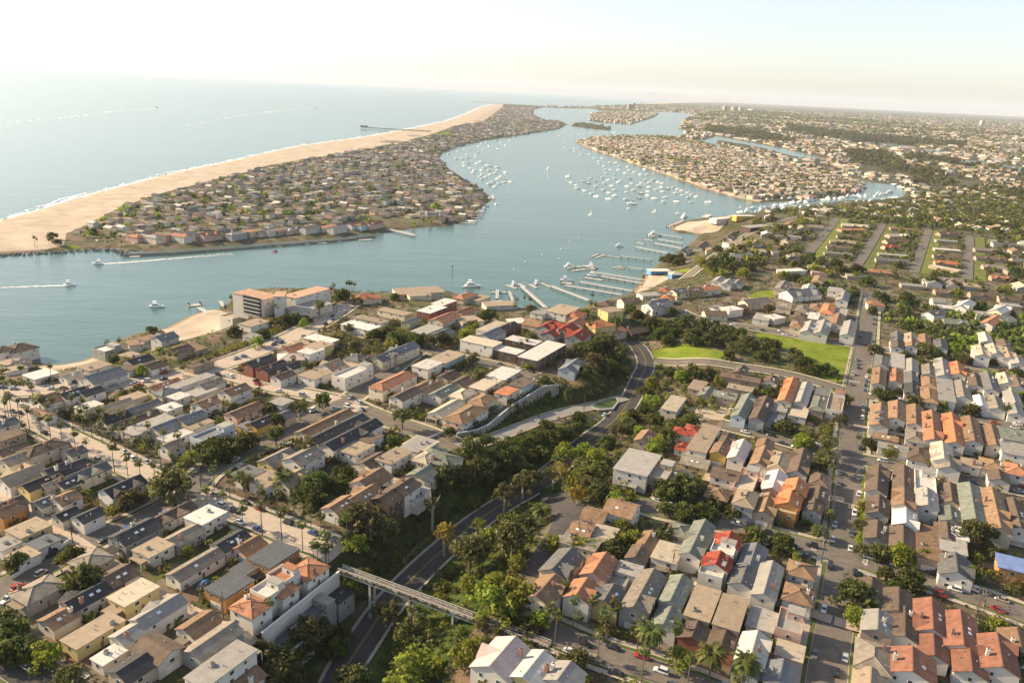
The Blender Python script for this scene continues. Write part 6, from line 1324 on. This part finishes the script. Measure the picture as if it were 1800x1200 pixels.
# foam: surf and wakes
def foam(name, P, w0, w1, n, s0, s1, seed, bias=1.0, edge=False):
    r = np.random.default_rng(seed); N = normals(P); i = r.integers(0, len(P) - 1, n); t_ = (i / (len(P) - 1)); wd = w0 + (w1 - w0) * t_; off = r.normal(size=n) * .5 * wd if not edge else np.sign(r.normal(size=n)) * wd * (.8 + .2 * r.random(n)); c = P[i, :2] + N[i] * off[:, None] + r.normal(size=(n, 2)) * .6
    d = np.gradient(P[:, :2], axis=0); d /= np.linalg.norm(d, axis=1)[:, None]; d = d[i]; e = np.c_[-d[:, 1], d[:, 0]]; L = (s0 + (s1 - s0) * t_) * r.uniform(.4, 1.4, n) * (1 if bias > 1 else (1 - .6 * t_)); W = L * r.uniform(.2, .45, n); z = .05 + r.random(n) * .12
    Q = np.stack([np.c_[c - d * L[:, None] - e * W[:, None] * .3, z], np.c_[c - e * W[:, None], z], np.c_[c + d * L[:, None] + e * W[:, None] * .2, z], np.c_[c + e * W[:, None], z]], 1); o = link(name, quads_mesh(name, Q, MATS['foam'])); o['kind'] = 'stuff'
tr = lambda s: np.array([at(*map(float, q.split(','))) for q in s.split()])
surf = resample(smooth(tr("-60,407 0,388 60,372 130,350 200,332 300,305 400,285 500,262 560,252 650,240 742,222 790,212 828,197 848,187 870,183")), 6); N_ = normals(surf)
r_ = np.random.default_rng(8)
for off, wa, wb, jit in ((-1.5, 2.5, 7, 1.5), (9, 0, 3.5, 3)):
    nn = len(surf); sm = lambda k: np.convolve(r_.normal(size=nn + 24), np.ones(k) / k ** .5, 'same')[12:-12]; dist_ = np.linspace(1, 2.6, nn); c0 = (off + sm(9) * jit) * dist_; wdt = np.clip(wa + (wb - wa) * (.5 + .5 * sm(7)), 0.02, None) * dist_
    a_ = surf[:, :2] + N_ * c0[:, None]; b_ = surf[:, :2] + N_ * (c0 + wdt)[:, None]; mb = MB(); mb.add([(x, y, .22) for x, y in a_] + [(x, y, .22) for x, y in b_], [(i, i + 1, nn + i + 1, nn + i)[::-1] for i in range(nn - 1)], MATS['foam']); o = mb.build('surf'); o['kind'] = 'stuff'
for k, (off, wd, n, s) in enumerate(((-1, 3, 2600, 3.5), (5, 3, 1500, 4), (13, 3, 500, 4.5))):
    q = surf.copy(); q[:, :2] += N_ * off; foam('surf', q, wd, wd * 2.4, n, s, s * 2.2, 40 + k, 2)
foam('wake', resample(tr("180,464 230,461 300,455 360,450 410,446"), 1.5), .8, 6, 1100, 1.6, 1.4, 51); foam('wake', resample(tr("115,502 70,503 20,505 -40,508"), 1.5), .8, 3.4, 520, 1.5, 1.5, 52)
foam('wake', resample(tr("961,298 960,304 958,310 956,316"), 2), 1, 9, 120, 2, 2, 53, 1, True); foam('wake', resample(tr("872,358 868,364 866,372"), 1.5), 1, 4, 90, 1.5, 1.5, 54)
foam('wake', resample(tr("272,190 200,196 100,208 0,218 -60,224"), 12), 5, 26, 110, 14, 20, 55); foam('wake', resample(tr("553,191 500,194 420,203 330,221"), 12), 5, 28, 110, 14, 20, 56)

# ---------------------------------------------------------------- cars
def car_meshes(ck, tall):
    m = MATS['car_' + CARC[ck][1].replace(' ', '_')]; b_ = MB(); h = .95 if tall else .8
    loft(b_, [[(x, -w_, .28), (x, -w_ * 1.02, z * .8), (x, -w_ * .9, z), (x, w_ * .9, z), (x, w_ * 1.02, z * .8), (x, w_, .28)] for x, w_, z in ((-2.3, .78, h * .85), (-2.1, .88, h), (-1, .92, h * 1.02), (1, .92, h), (1.9, .88, h * .88), (2.3, .74, h * .68))], m); body = b_.data('body')
    c = MB(); zt = 1.85 if tall else 1.42; x0, x1, x2, x3 = (-2.1, -1.9, .5, 1.1) if tall else (-1.6, -1.0, .4, 1.15)
    loft(c, [[(x, -w_, h * .97), (x, -w_ * .85, z), (x, w_ * .85, z), (x, w_, h * .97)] for x, w_, z in ((x0, .8, h), (x1, .82, zt - .08), (x2, .82, zt - .08), (x3, .8, h))], MATS['glass']); glass = c.data('windows'); d = MB(); d.box(x1 + .05, x2 - .02, -.70, .70, zt - .1, zt, m); return body, glass, d.data('roof_panel')
wh = MB(); wh.tube([(0, -.11, 0), (0, .11, 0)], .33, MATS['tyre'], 12); wh.tube([(0, -.12, 0), (0, .12, 0)], .18, MATS['steel'], 8); WHEEL = wh.data('wheel'); CARM = {}
CARS = """G 405 190 w v;G 500 188 k v;G 590 180 s v;G 680 180 s v;G 810 165 k v;G 905 165 s v;G 955 195 k v;G 1060 152 s v;G 1100 162 r v;G 1155 132 w V;G 1290 115 k v;G 110 190 s v;G 20 180 g v;G 100 370 g v;G 155 380 k v;G 30 420 k v;G 310 435 k v;G 150 465 s v;G 350 540 k v;G 885 655 r v;G 985 690 w v;G 1160 770 s v;G 1290 810 k v;G 1400 785 w v;G 1740 1110 w V;G 500 700 s u
H 205 95 w v;H 405 130 k v;H 415 155 r v;H 415 195 w v;H 585 210 w v;H 1150 260 s u;H 1240 355 b v;H 525 680 g u;H 650 635 w u;H 290 800 s u;H 1290 830 w v;H 240 1160 k V;H 435 1140 r v;H 320 1090 k v;B 750 210 b v;A 1280 535 w u;A 120 570 r U;A 50 650 w U;A 175 1090 s v
D 1010 890 k V;D 900 955 w v;D 1260 1120 k v;D 1610 1105 w V;E 70 70 k v;E 545 150 w v;E 600 168 g v;E 760 215 k V;E 1040 295 k V;E 1000 360 g v;E 1320 80 w U;E 1300 215 g u;E 1295 310 w u;E 1175 250 w u;E 1118 710 w u;E 600 230 r v;F 340 20 g u;F 305 370 k u;F 880 680 w V;F 800 710 r V;F 680 680 k v;F 755 590 k u;F 225 1140 k u;F 650 1030 r u
K 90 45 s v;K 165 60 w v;K 505 50 b u;K 480 235 g u;K 485 265 g u;K 490 295 k u;K 555 365 w u;K 550 435 k u;K 545 475 b u;K 545 110 r u;K 505 930 k u;K 490 1110 g u;K 490 1160 s u;K 680 1030 w V;K 1730 770 w V;K 1750 740 w v;K 780 170 s v;J 985 500 r v;J 1070 515 k V;J 1155 535 k v;J 1240 560 k v;J 1330 625 k v;J 1440 650 w v;J 925 340 w u;J 345 375 w v;J 405 470 g v;J 340 1075 s v;J 440 1105 w v;J 380 1160 s v
O 1430 1075 w v;O 1260 1068 w v;O 1570 1090 k v;O 610 940 k v;O 700 965 s v;O 850 990 w v;O 640 800 g v;O 1160 240 s v;O 1200 560 w u;O 1100 235 w u;O 1170 990 k v;P 580 905 w v;P 545 320 w u;P 575 290 s u;P 530 350 k u;P 300 180 s u;P 230 250 w u;P 960 290 w u;P 940 340 k u;P 930 390 w u;P 1320 380 w u;P 1310 450 k u;P 1330 530 g u;P 210 290 k u;P 1000 390 k u;P 1380 430 s u
I 870 305 w v;I 960 325 k v;I 985 395 w u;I 1540 668 w v;M 125 1012 s v;M 65 1030 s v;M 380 900 s v;M 365 920 k v;M 425 905 k v;M 780 710 w V;M 830 695 k v;M 880 680 w v;M 925 660 w v;M 870 782 r v;M 560 620 w v;M 20 1175 w v;M 1085 600 s v;M 1160 620 k v;L 1060 120 w v;L 840 110 k v;L 770 100 w v"""
cr = random.Random(9)
for s in CARS.replace('\n', ';').split(';'):
    t_, x, y, c, ax = s.split(); g = ground(*tp(t_, x, y), .7)
    if not house_mask([g[:2]], .6)[0]: continue
    tall = ax in 'VU'; key = (c, tall); CARM.setdefault(key, car_meshes(c, tall)) if key in CARM else CARM.update({key: car_meshes(c, tall)})
    a = (UL if g[0] < 0 else UR) + (0 if ax in 'uU' else -PI / 2)
    best = min(((seg_dist([g[:2]], L)[0][0], L) for L, _, _ in ROADS), key=lambda q: q[0])
    lift = 0.
    if best[0] < 9: L = best[1]; _, i, _t = seg_dist([g[:2]], L); d = L[i[0] + 1] - L[i[0]]; a = math.atan2(d[1], d[0]) + cr.gauss(0, .03); lift = .3
    elif best[0] < 14: lift = .1
    o = empty('parked_car', (g[0], g[1], g[2] + lift), a + (PI if cr.random() < .5 else 0)); B3 = CARM[key]; link('body', B3[0], o); link('window', B3[1], o); link('roof_panel', B3[2], o)
    for wx in (-1.4, 1.4):
        for wy in (-.82, .82): link('wheel', WHEEL, o, (wx, wy, .33))
    tagged(o, None, 'car', 'cars along the streets'); later(o, '%s %s' % (CARC[c][1], 'tall car or van' if tall else 'low car'), g[0], g[1])

PK = [np.array([o.location[0], o.location[1]]) for o in COL.objects if o.name.startswith('parked_car')]
for L, w_, n in ((R_E, 11, 26), (R_F1, 10, 10), (R_F2, 10, 12), (R_F2b, 10, 10), (R_F3, 9, 6), (R_F3b, 9, 9), (R_F4b, 9, 9), (R_F5, 9, 10), (R_F5b, 9, 9), (R_C, 10, 6), (R_x1, 10, 9), (R_x2, 10, 6), (R_palm, 12, 14), (R_up, 8, 6), (R_ocean, 15, 8), (R_x3, 9, 4)):
    N2 = normals(L)
    for k in range(n * 3):
        if n <= 0: break
        i = cr.randrange(2, len(L) - 2); s = cr.choice((-1, 1)); p = L[i, :2] + N2[i] * s * (w_ / 2 - 1.25)
        if any(np.hypot(*(p - q)) < 6.2 for q in PK) or sum(seg_dist([p], Q)[0][0] < hw + 1.5 for Q, _, hw in ROADS) > 1: continue
        PK.append(p); n -= 1; c = cr.choice('wwsskkggbrt'); tall = cr.random() < .35; key = (c, tall)
        if key not in CARM: CARM[key] = car_meshes(c, tall)
        d = L[i + 1] - L[i - 1]; o = empty('parked_car', (p[0], p[1], gz(*p) + .32), math.atan2(d[1], d[0]) + (PI if s > 0 else 0) + cr.gauss(0, .03)); B3 = CARM[key]; link('body', B3[0], o); link('window', B3[1], o); link('roof_panel', B3[2], o)
        for wx in (-1.4, 1.4):
            for wy in (-.82, .82): link('wheel', WHEEL, o, (wx, wy, .33))
        tagged(o, None, 'car', 'cars along the streets'); later(o, '%s %s' % (CARC[c][1], 'tall car or van' if tall else 'low car'), p[0], p[1])

# ---------------------------------------------------------------- poles and wires of the straight street
P = resample(R_E, 36); N_ = normals(P); tops = []
for i in range(1, len(P) - 1):
    q = P[i, :2] + N_[i] * 7.4; z = gz(*q); o = empty('power_pole', (q[0], q[1], z), math.atan2(N_[i][1], N_[i][0])); b_ = MB(); b_.tube([(0, 0, -1), (0, 0, 13)], [.2, .13], MATS['pole_wood'], 8); b_.build('pole', o)
    for zz in (12.2, 10.6): b_ = MB(); b_.box(-1.7, 1.7, -.08, .08, zz, zz + .18, MATS['pole_wood']); b_.build('crossarm', o)
    b_ = MB(); b_.tube([(.45, 0, 8.6), (.45, 0, 9.8)], .28, MATS['steel'], 8); b_.build('transformer', o); tagged(o, None, 'power pole', 'power poles'); later(o, 'tall wooden power pole beside the straight street', q[0], q[1]); tops.append((q, N_[i], z))
for k in range(len(tops) - 1):
    b_ = MB(); (q0, n0, z0), (q1, n1, z1) = tops[k], tops[k + 1]
    for off, zz in ((-1.6, 12.5), (-.6, 12.5), (.6, 12.5), (1.6, 12.5), (-1.2, 10.9), (1.2, 10.9)):
        pts = [(*(q0 + n0 * off + (q1 + n1 * off - q0 - n0 * off) * u), z0 + zz + (z1 - z0) * u - 1.1 * 4 * u * (1 - u)) for u in np.linspace(0, 1, 7)]; b_.tube(pts, .028, MATS['wire'], 3, False)
    o = b_.build('power_line'); c = (q0 + q1) / 2; tagged(o, None, 'power line', 'power lines'); later(o, 'pale wires slung between street poles', c[0], c[1])
for t_, x, y, hh in (('H', 540, 480, 11), ('H', 920, 690, 12), ('H', 1480, 920, 10), ('A', 480, 280, 10), ('A', 795, 390, 10), ('A', 1475, 780, 10), ('M', 1560, 1000, 11), ('M', 1285, 1140, 11), ('I', 680, 500, 9), ('I', 1015, 390, 11), ('I', 1375, 660, 12), ('C', 1330, 600, 9), ('J', 405, 700, 9), ('E', 120, 460, 9), ('F', 800, 300, 9), ('F', 990, 860, 9), ('D', 1690, 360, 9)):
    g = ground(*tp(t_, x, y)); o = empty('utility_pole', tuple(g), cr.uniform(0, 3)); b_ = MB(); b_.tube([(0, 0, -1), (0, 0, hh)], [.18, .12], MATS['pole_wood'], 8); b_.build('pole', o); b_ = MB(); b_.box(-1.3, 1.3, -.07, .07, hh - .8, hh - .62, MATS['pole_wood']); b_.build('crossarm', o); tagged(o, None, 'utility pole', 'utility poles'); later(o, 'dark wooden utility pole rising between roofs', g[0], g[1])
# small yard things
g = ground(*tp('A', 1345, 565)); o = MB(); o.tube([(-3, 0, .4), (-1.5, 0, 1.0), (0, 0, 1.35), (1.5, 0, 1.0), (3, 0, .4)], [.15, 1.0, 1.15, 1.0, .15], MATS['sail_cover'], 10); o = o.build('covered_boat'); o.location = g; o.rotation_euler = (0, 0, UL); tagged(o, 'small boat under a bright blue cover in the yard by the alley', 'boat')
def person(px, py, m):
    g = ground(px, py); v = [(0, 0, .95), (0, 0, 1.2), (0, 0, 1.45), (0, 0, 1.56), (0, 0, 1.72), (.1, .02, .9), (.12, .16, .48), (.12, .1, .06), (.12, .26, .04), (-.1, .02, .9), (-.12, -.1, .48), (-.12, -.3, .08), (-.12, -.16, .04), (.2, 0, 1.42), (.27, .05, 1.15), (.25, .2, .95), (-.2, 0, 1.42), (-.27, -.05, 1.15), (-.25, .1, .95)]
    e = [(0, 1), (1, 2), (2, 3), (3, 4), (0, 5), (5, 6), (6, 7), (7, 8), (0, 9), (9, 10), (10, 11), (11, 12), (2, 13), (13, 14), (14, 15), (2, 16), (16, 17), (17, 18)]; rad = [.15, .14, .16, .06, .11, .1, .08, .05, .05, .1, .08, .05, .05, .07, .05, .04, .07, .05, .04]
    me = bpy.data.meshes.new('person'); me.from_pydata(v, e, []); me.materials.append(m); o = link('person', me); sk = o.modifiers.new('skin', 'SKIN')
    for d_, r_2 in zip(me.skin_vertices[0].data, rad): d_.radius = (r_2, r_2)
    me.skin_vertices[0].data[0].use_root = True; o.modifiers.new('sub', 'SUBSURF').levels = 1; o.location = (g[0], g[1], g[2] + .22); return o
tagged(person(*tp('E', 1105, 1078), MATS['cloth']), 'person in dark clothes walking along the straight asphalt street', 'person')
# solar panels on the brown roof
for k in (0, 1):
    g = ground(*tp('K', 655, 650 + 50 * k), 8.9); o = MB(); o.box(-2.2, 2.2, -1.4, 1.4, 0, .12, MATS['steel'], MATS['solar']); o = o.build('solar_panel'); o.location = (g[0], g[1], g[2] + 9.0); o.rotation_euler = (0, -.36, UR - PI / 2); tagged(o, ('upper' if k == 0 else 'lower') + ' blue solar panel on the brown roof by the straight street', 'solar panel', 'solar panels')

# ---------------------------------------------------------------- the mass of the far town: nobody could count it
def mat_mass(name, cols, rough=.9):
    m, t, b, l = nodes(name); a = t.nodes.new('ShaderNodeAttribute'); a.attribute_name = 'tint'; n = len(cols); r = ramp(t, a.outputs['Fac'], [(i / n, c) for i, c in enumerate(cols)]); r.node.color_ramp.interpolation = 'CONSTANT'; l.new(r, b.inputs['Base Color']); b.inputs['Roughness'].default_value = rough; b.inputs['Specular IOR Level'].default_value = .15; return m
mat_mass('mass_roof_spit', [ROOF[k][0] for k in 'gy db gy tp gy lg tn bl gy tp db lg wh'.split()]); mat_mass('mass_roof_island', [ROOF[k][0] for k in 'tn cr lg tp wh cr gy db tp lg tn cr tc'.split()]); mat_mass('mass_roof_inland', [ROOF[k][0] for k in 'tn gy lg tp cr gy tn lg wh tp bn'.split()])
mat_mass('mass_wall', [WALLC[k][0] for k in 'ctgwtpctg']); 
TERR = poly('1395,455 1450,380 1560,378 1700,400 1745,410 1770,520 1690,505 1500,482', 24)
def clear_roads(P): return road_mask(P, 5.) if len(P) else np.ones(0, bool)
def town(name, polys, n, ang, lot, seed, roofm, hrange, gap=0.84, holes=(), street=None, sizegrow=0.0):
    r = np.random.default_rng(seed); allp = np.vstack(polys); lo, hi = allp.min(0) - 5, allp.max(0) + 5; c, s = math.cos(ang), math.sin(ang); R2 = np.array([[c, -s], [s, c]]); ctr = (lo + hi) / 2; rad = np.linalg.norm(hi - lo) / 2
    U, V = np.meshgrid(np.arange(-rad, rad, lot[0]), np.arange(-rad, rad, lot[1])); iu, iv = np.meshgrid(np.arange(U.shape[1]), np.arange(U.shape[0])); keepst = (iv % 3 != 2) & (iu % 14 != 13); Pl = np.c_[U.ravel(), V.ravel()] + r.normal(size=(U.size, 2)) * 1.2
    P = Pl @ R2.T + ctr; ok = keepst.ravel() & (r.random(len(P)) < gap); m_ = np.zeros(len(P), bool)
    for p in polys: m_ |= sdist(P, p) > 6
    ok &= m_
    for h in holes: ok &= ~inside(P, h)
    ok &= (np.abs(P[:, 0]) < P[:, 1] * .72 + 60); P = P[ok]
    ok = house_mask(P, 9) & (hgt(P) > 1.2) & clear_roads(P); P = P[ok]
    if len(P) > n: P = P[r.choice(len(P), n, False)]
    k = len(P); D = np.linalg.norm(P, axis=1); g = 1 + sizegrow * np.maximum(D - 1500, 0) / 1500
    hl = lot[1] * .40 * r.uniform(.75, 1.1, k) * g; hw = lot[0] * .40 * r.uniform(.8, 1.12, k) * g; h = r.uniform(*hrange, k) * (1 + .15 * (g - 1)); rise = np.where(r.random(k) < .68, hw * .42, .15); z = hgt(P); rot = ang + PI / 2 + (r.random(k) < .2) * PI / 2 + r.normal(size=k) * .03
    ca, sa = np.cos(rot), np.sin(rot)
    def W(x, y, zz): return np.stack([P[:, 0] + x * ca - y * sa, P[:, 1] + x * sa + y * ca, z + zz], 1)
    b = [W(a * hl, b_ * hw, np.full(k, -2.)) for a, b_ in ((-1, -1), (1, -1), (1, 1), (-1, 1))]; t_ = [W(a * hl, b_ * hw, h) for a, b_ in ((-1, -1), (1, -1), (1, 1), (-1, 1))]; o = .5; e = [W(a * (hl + o), b_ * (hw + o), h - .1) for a, b_ in ((-1, -1), (1, -1), (1, 1), (-1, 1))]; rg = [W(-hl - o, 0, h + rise), W(hl + o, 0, h + rise)]
    rw = [W(-hl, 0, h + rise - .1), W(hl, 0, h + rise - .1)]; eps = np.array([.02, .02, 0.])
    Q = np.concatenate([np.stack(q, 1) for q in ((b[0], b[1], t_[1], t_[0]), (b[1], b[2], t_[2], t_[1]), (b[2], b[3], t_[3], t_[2]), (b[3], b[0], t_[0], t_[3]), (t_[1], t_[2], rw[1], rw[1] + eps), (t_[3], t_[0], rw[0], rw[0] + eps), (e[0], e[1], rg[1], rg[0]), (e[2], e[3], rg[0], rg[1]))]); tw, trf = r.random(k), r.random(k)
    me = quads_mesh(name, Q, [MATS['mass_wall'], MATS[roofm]], np.concatenate([tw] * 6 + [trf] * 2)); me.polygons.foreach_set('material_index', np.r_[np.zeros(6 * k), np.ones(2 * k)].astype(np.int32)); ob = link(name, me); ob['kind'] = 'stuff'; return P
def woods(name, polys, n, seed, Rr, leaf=.36, q=22, holes=(), avoid=None, grow=.0, mats=('leaf_dark', 'leaf_olive', 'leaf_dark', 'leaf_bright')):
    r = np.random.default_rng(seed); allp = np.vstack(polys); lo, hi = allp.min(0), allp.max(0); P = r.uniform(lo, hi, (n * 6, 2)); m_ = np.zeros(len(P), bool)
    for p in polys: m_ |= sdist(P, p) > 5
    m_ &= (np.abs(P[:, 0]) < P[:, 1] * .72 + 60)
    for h in holes: m_ &= ~inside(P, h)
    P = P[m_]; P = P[(hgt(P) > 1.2)]; P = P[road_mask(P, 1.)]
    w_ = np.sin(P[:, 0] * .013 + seed) * np.sin(P[:, 1] * .011) + np.sin(P[:, 0] * .004 + P[:, 1] * .003); P = P[r.random(len(P)) < np.clip(.55 + .4 * w_, .12, 1)]
    if avoid: P = P[house_mask(P, 0)]
    P = P[:n]; k = len(P); D = np.linalg.norm(P, axis=1); g = 1 + grow * np.maximum(D - 1200, 0) / 1500; R = r.uniform(*Rr, k) * g; C = np.c_[P, hgt(P) + R * .85]
    tint = np.repeat(r.random(k) * .7, q) + r.random(k * q) * .3; V = leaf_quads(C, R, q, 1.0, r, .85).reshape(k, q, 4, 3); ctr = V.mean(2, keepdims=True); V = ctr + (V - ctr) * (R * leaf).reshape(-1, 1, 1, 1)
    me = quads_mesh(name, V.reshape(-1, 4, 3), [MATS[x] for x in dict.fromkeys(mats)], tint); ks = list(dict.fromkeys(mats)); me.polygons.foreach_set('material_index', np.repeat(r.choice([ks.index(x) for x in mats], k), q).astype(np.int32)); ob = link(name, me); ob['kind'] = 'stuff'
SPIT = poly("118,428 140,408 165,393 190,381 215,368 260,353 292,342 337,331 387,318 437,306 500,291 600,272 700,255 760,239 800,224 850,216 868,202 884,190 960,189 1000,191 955,189 940,195 938,203 958,212 990,215 985,226 950,233 900,241 850,248 800,260 776,272 775,280 792,299 820,318 845,334 862,349 848,362 834,382 800,391 770,397 700,405 655,401 600,407 500,415 420,419 300,424 220,430 165,434")
SPIT_H = [poly("750,232 800,229 800,238 755,241"), poly("655,395 700,380 735,392 700,404 650,408")]
town('spit_town', [SPIT], 4200, math.radians(63), (12, 17), 61, 'mass_roof_spit', (3.5, 6.5), .95, SPIT_H); woods('spit_trees', [SPIT], 4000, 62, (2.4, 5.2), q=18, holes=SPIT_H, grow=-.05)
town('island_town', [ISLANDS[0]], 2600, math.radians(38), (12, 18), 63, 'mass_roof_island', (3.5, 6.5), .95, [], sizegrow=.1); woods('island_trees', [ISLANDS[0]], 2300, 64, (2.6, 5.2), q=16, grow=.2)
town('outer_island_town', ISLANDS[1:2] + ISLANDS[3:], 900, math.radians(20), (18, 24), 65, 'mass_roof_inland', (5, 9), .9); woods('outer_island_trees', ISLANDS[1:], 420, 66, (5, 9), q=14)
MIDP = poly("1225,440 1290,400 1340,385 1420,372 1500,362 1590,352 1640,330 1700,320 1850,315 1850,545 1740,530 1600,505 1500,500 1440,495 1380,480 1300,470 1240,470", 20)
town('terrace_town', [MIDP], 420, math.radians(-12), (17, 24), 67, 'mass_roof_inland', (2.8, 4.2), .62, [TERR] + LAWNS_HI); woods('terrace_trees', [MIDP], 7500, 68, (2.2, 5.4), q=22, holes=[TERR] + LAWNS_HI, avoid=True)
woods('terrace_trees', [TERR], 1000, 75, (1.8, 3.8), q=22, holes=LAWNS_HI, avoid=True)
NEARP = poly("1330,470 1500,505 1600,520 1740,540 1850,560 1850,900 1800,760 1700,640 1540,560 1400,500", 24); woods('garden_trees', [NEARP], 900, 69, (1.8, 4.0), q=26, avoid=True)
INL = poly("1592,345 1575,325 1530,319 1470,309 1400,296 1340,279 1290,265 1262,252 1330,262 1400,280 1470,286 1380,261 1300,246 1240,235 1195,226 1205,212 1225,203 1260,200 1330,200 1850,246 1850,320 1700,322 1640,332")
SHO = poly('1310,382 1400,372 1480,362 1545,358 1592,352 1602,338 1650,332 1720,322 1850,318 1850,350 1700,372 1500,384 1380,398', 4)
town('terrace_town', [SHO], 260, math.radians(10), (18, 25), 78, 'mass_roof_inland', (3, 5), .5); woods('terrace_trees', [SHO], 1500, 79, (2.4, 5.5), q=20)
BELTS = [poly(q, 6) for q in ('1380,222 1460,232 1560,242 1700,252 1700,259 1560,253 1460,244 1380,233', '1480,262 1560,268 1600,290 1660,300 1640,313 1560,301 1500,286', '1600,300 1850,330 1850,350 1700,336 1600,319', '1240,222 1330,232 1400,246 1400,253 1300,241 1235,231', '1590,268 1700,284 1850,300 1850,306 1700,291 1590,276')]
woods('tree_belts', BELTS, 4200, 80, (4.5, 9), q=14, grow=.1, mats=('leaf_dark', 'leaf_olive', 'leaf_olive'))
town('inland_town', [INL], 7000, math.radians(30), (15, 22), 71, 'mass_roof_inland', (3, 5), .7, BAYS + BELTS, sizegrow=.5); woods('inland_trees', [INL], 7500, 72, (2.6, 5.6), q=14, holes=BAYS, grow=.4)
FARP_ = np.array([at(x, y, 6)[:2] for x, y in ((960, 188), (1040, 189), (1165, 196), (1225, 202), (1330, 201), (1850, 247))] + [[14500, 15500], [3600, 16500], [600, 15000]])
town('far_town', [FARP_], 9000, math.radians(35), (42, 48), 73, 'mass_roof_inland', (4, 8), .6, sizegrow=-.02); woods('far_trees', [FARP_], 9000, 74, (8, 15), q=8, grow=.0)
TOWNP = poly('-60,700 150,690 330,660 480,600 600,560 1000,570 1120,600 1300,660 1520,610 1860,680 1860,1260 -60,1260', 24)
woods('garden_trees', [TOWNP], 2400, 76, (1.1, 2.7), .17, 56, holes=LAWNS_HI + [CANYON], avoid=True, mats=('leaf_dark', 'leaf_olive', 'leaf_olive', 'leaf_bright', 'leaf_dark'))
woods('canyon_scrub', [CANYON], 330, 77, (1.6, 3.4), .15, 60, avoid=True)
BLUFF = poly("1700,262 1760,272 1752,266 1700,258 1660,254", 10)
# sea wall shrubs and beach palms of the spit are part of the spit's greenery
for s, n in (("1450,446 1482,395", 60), ("1530,455 1562,398", 70), ("1620,480 1636,412", 70)):
    pass
write_labels()
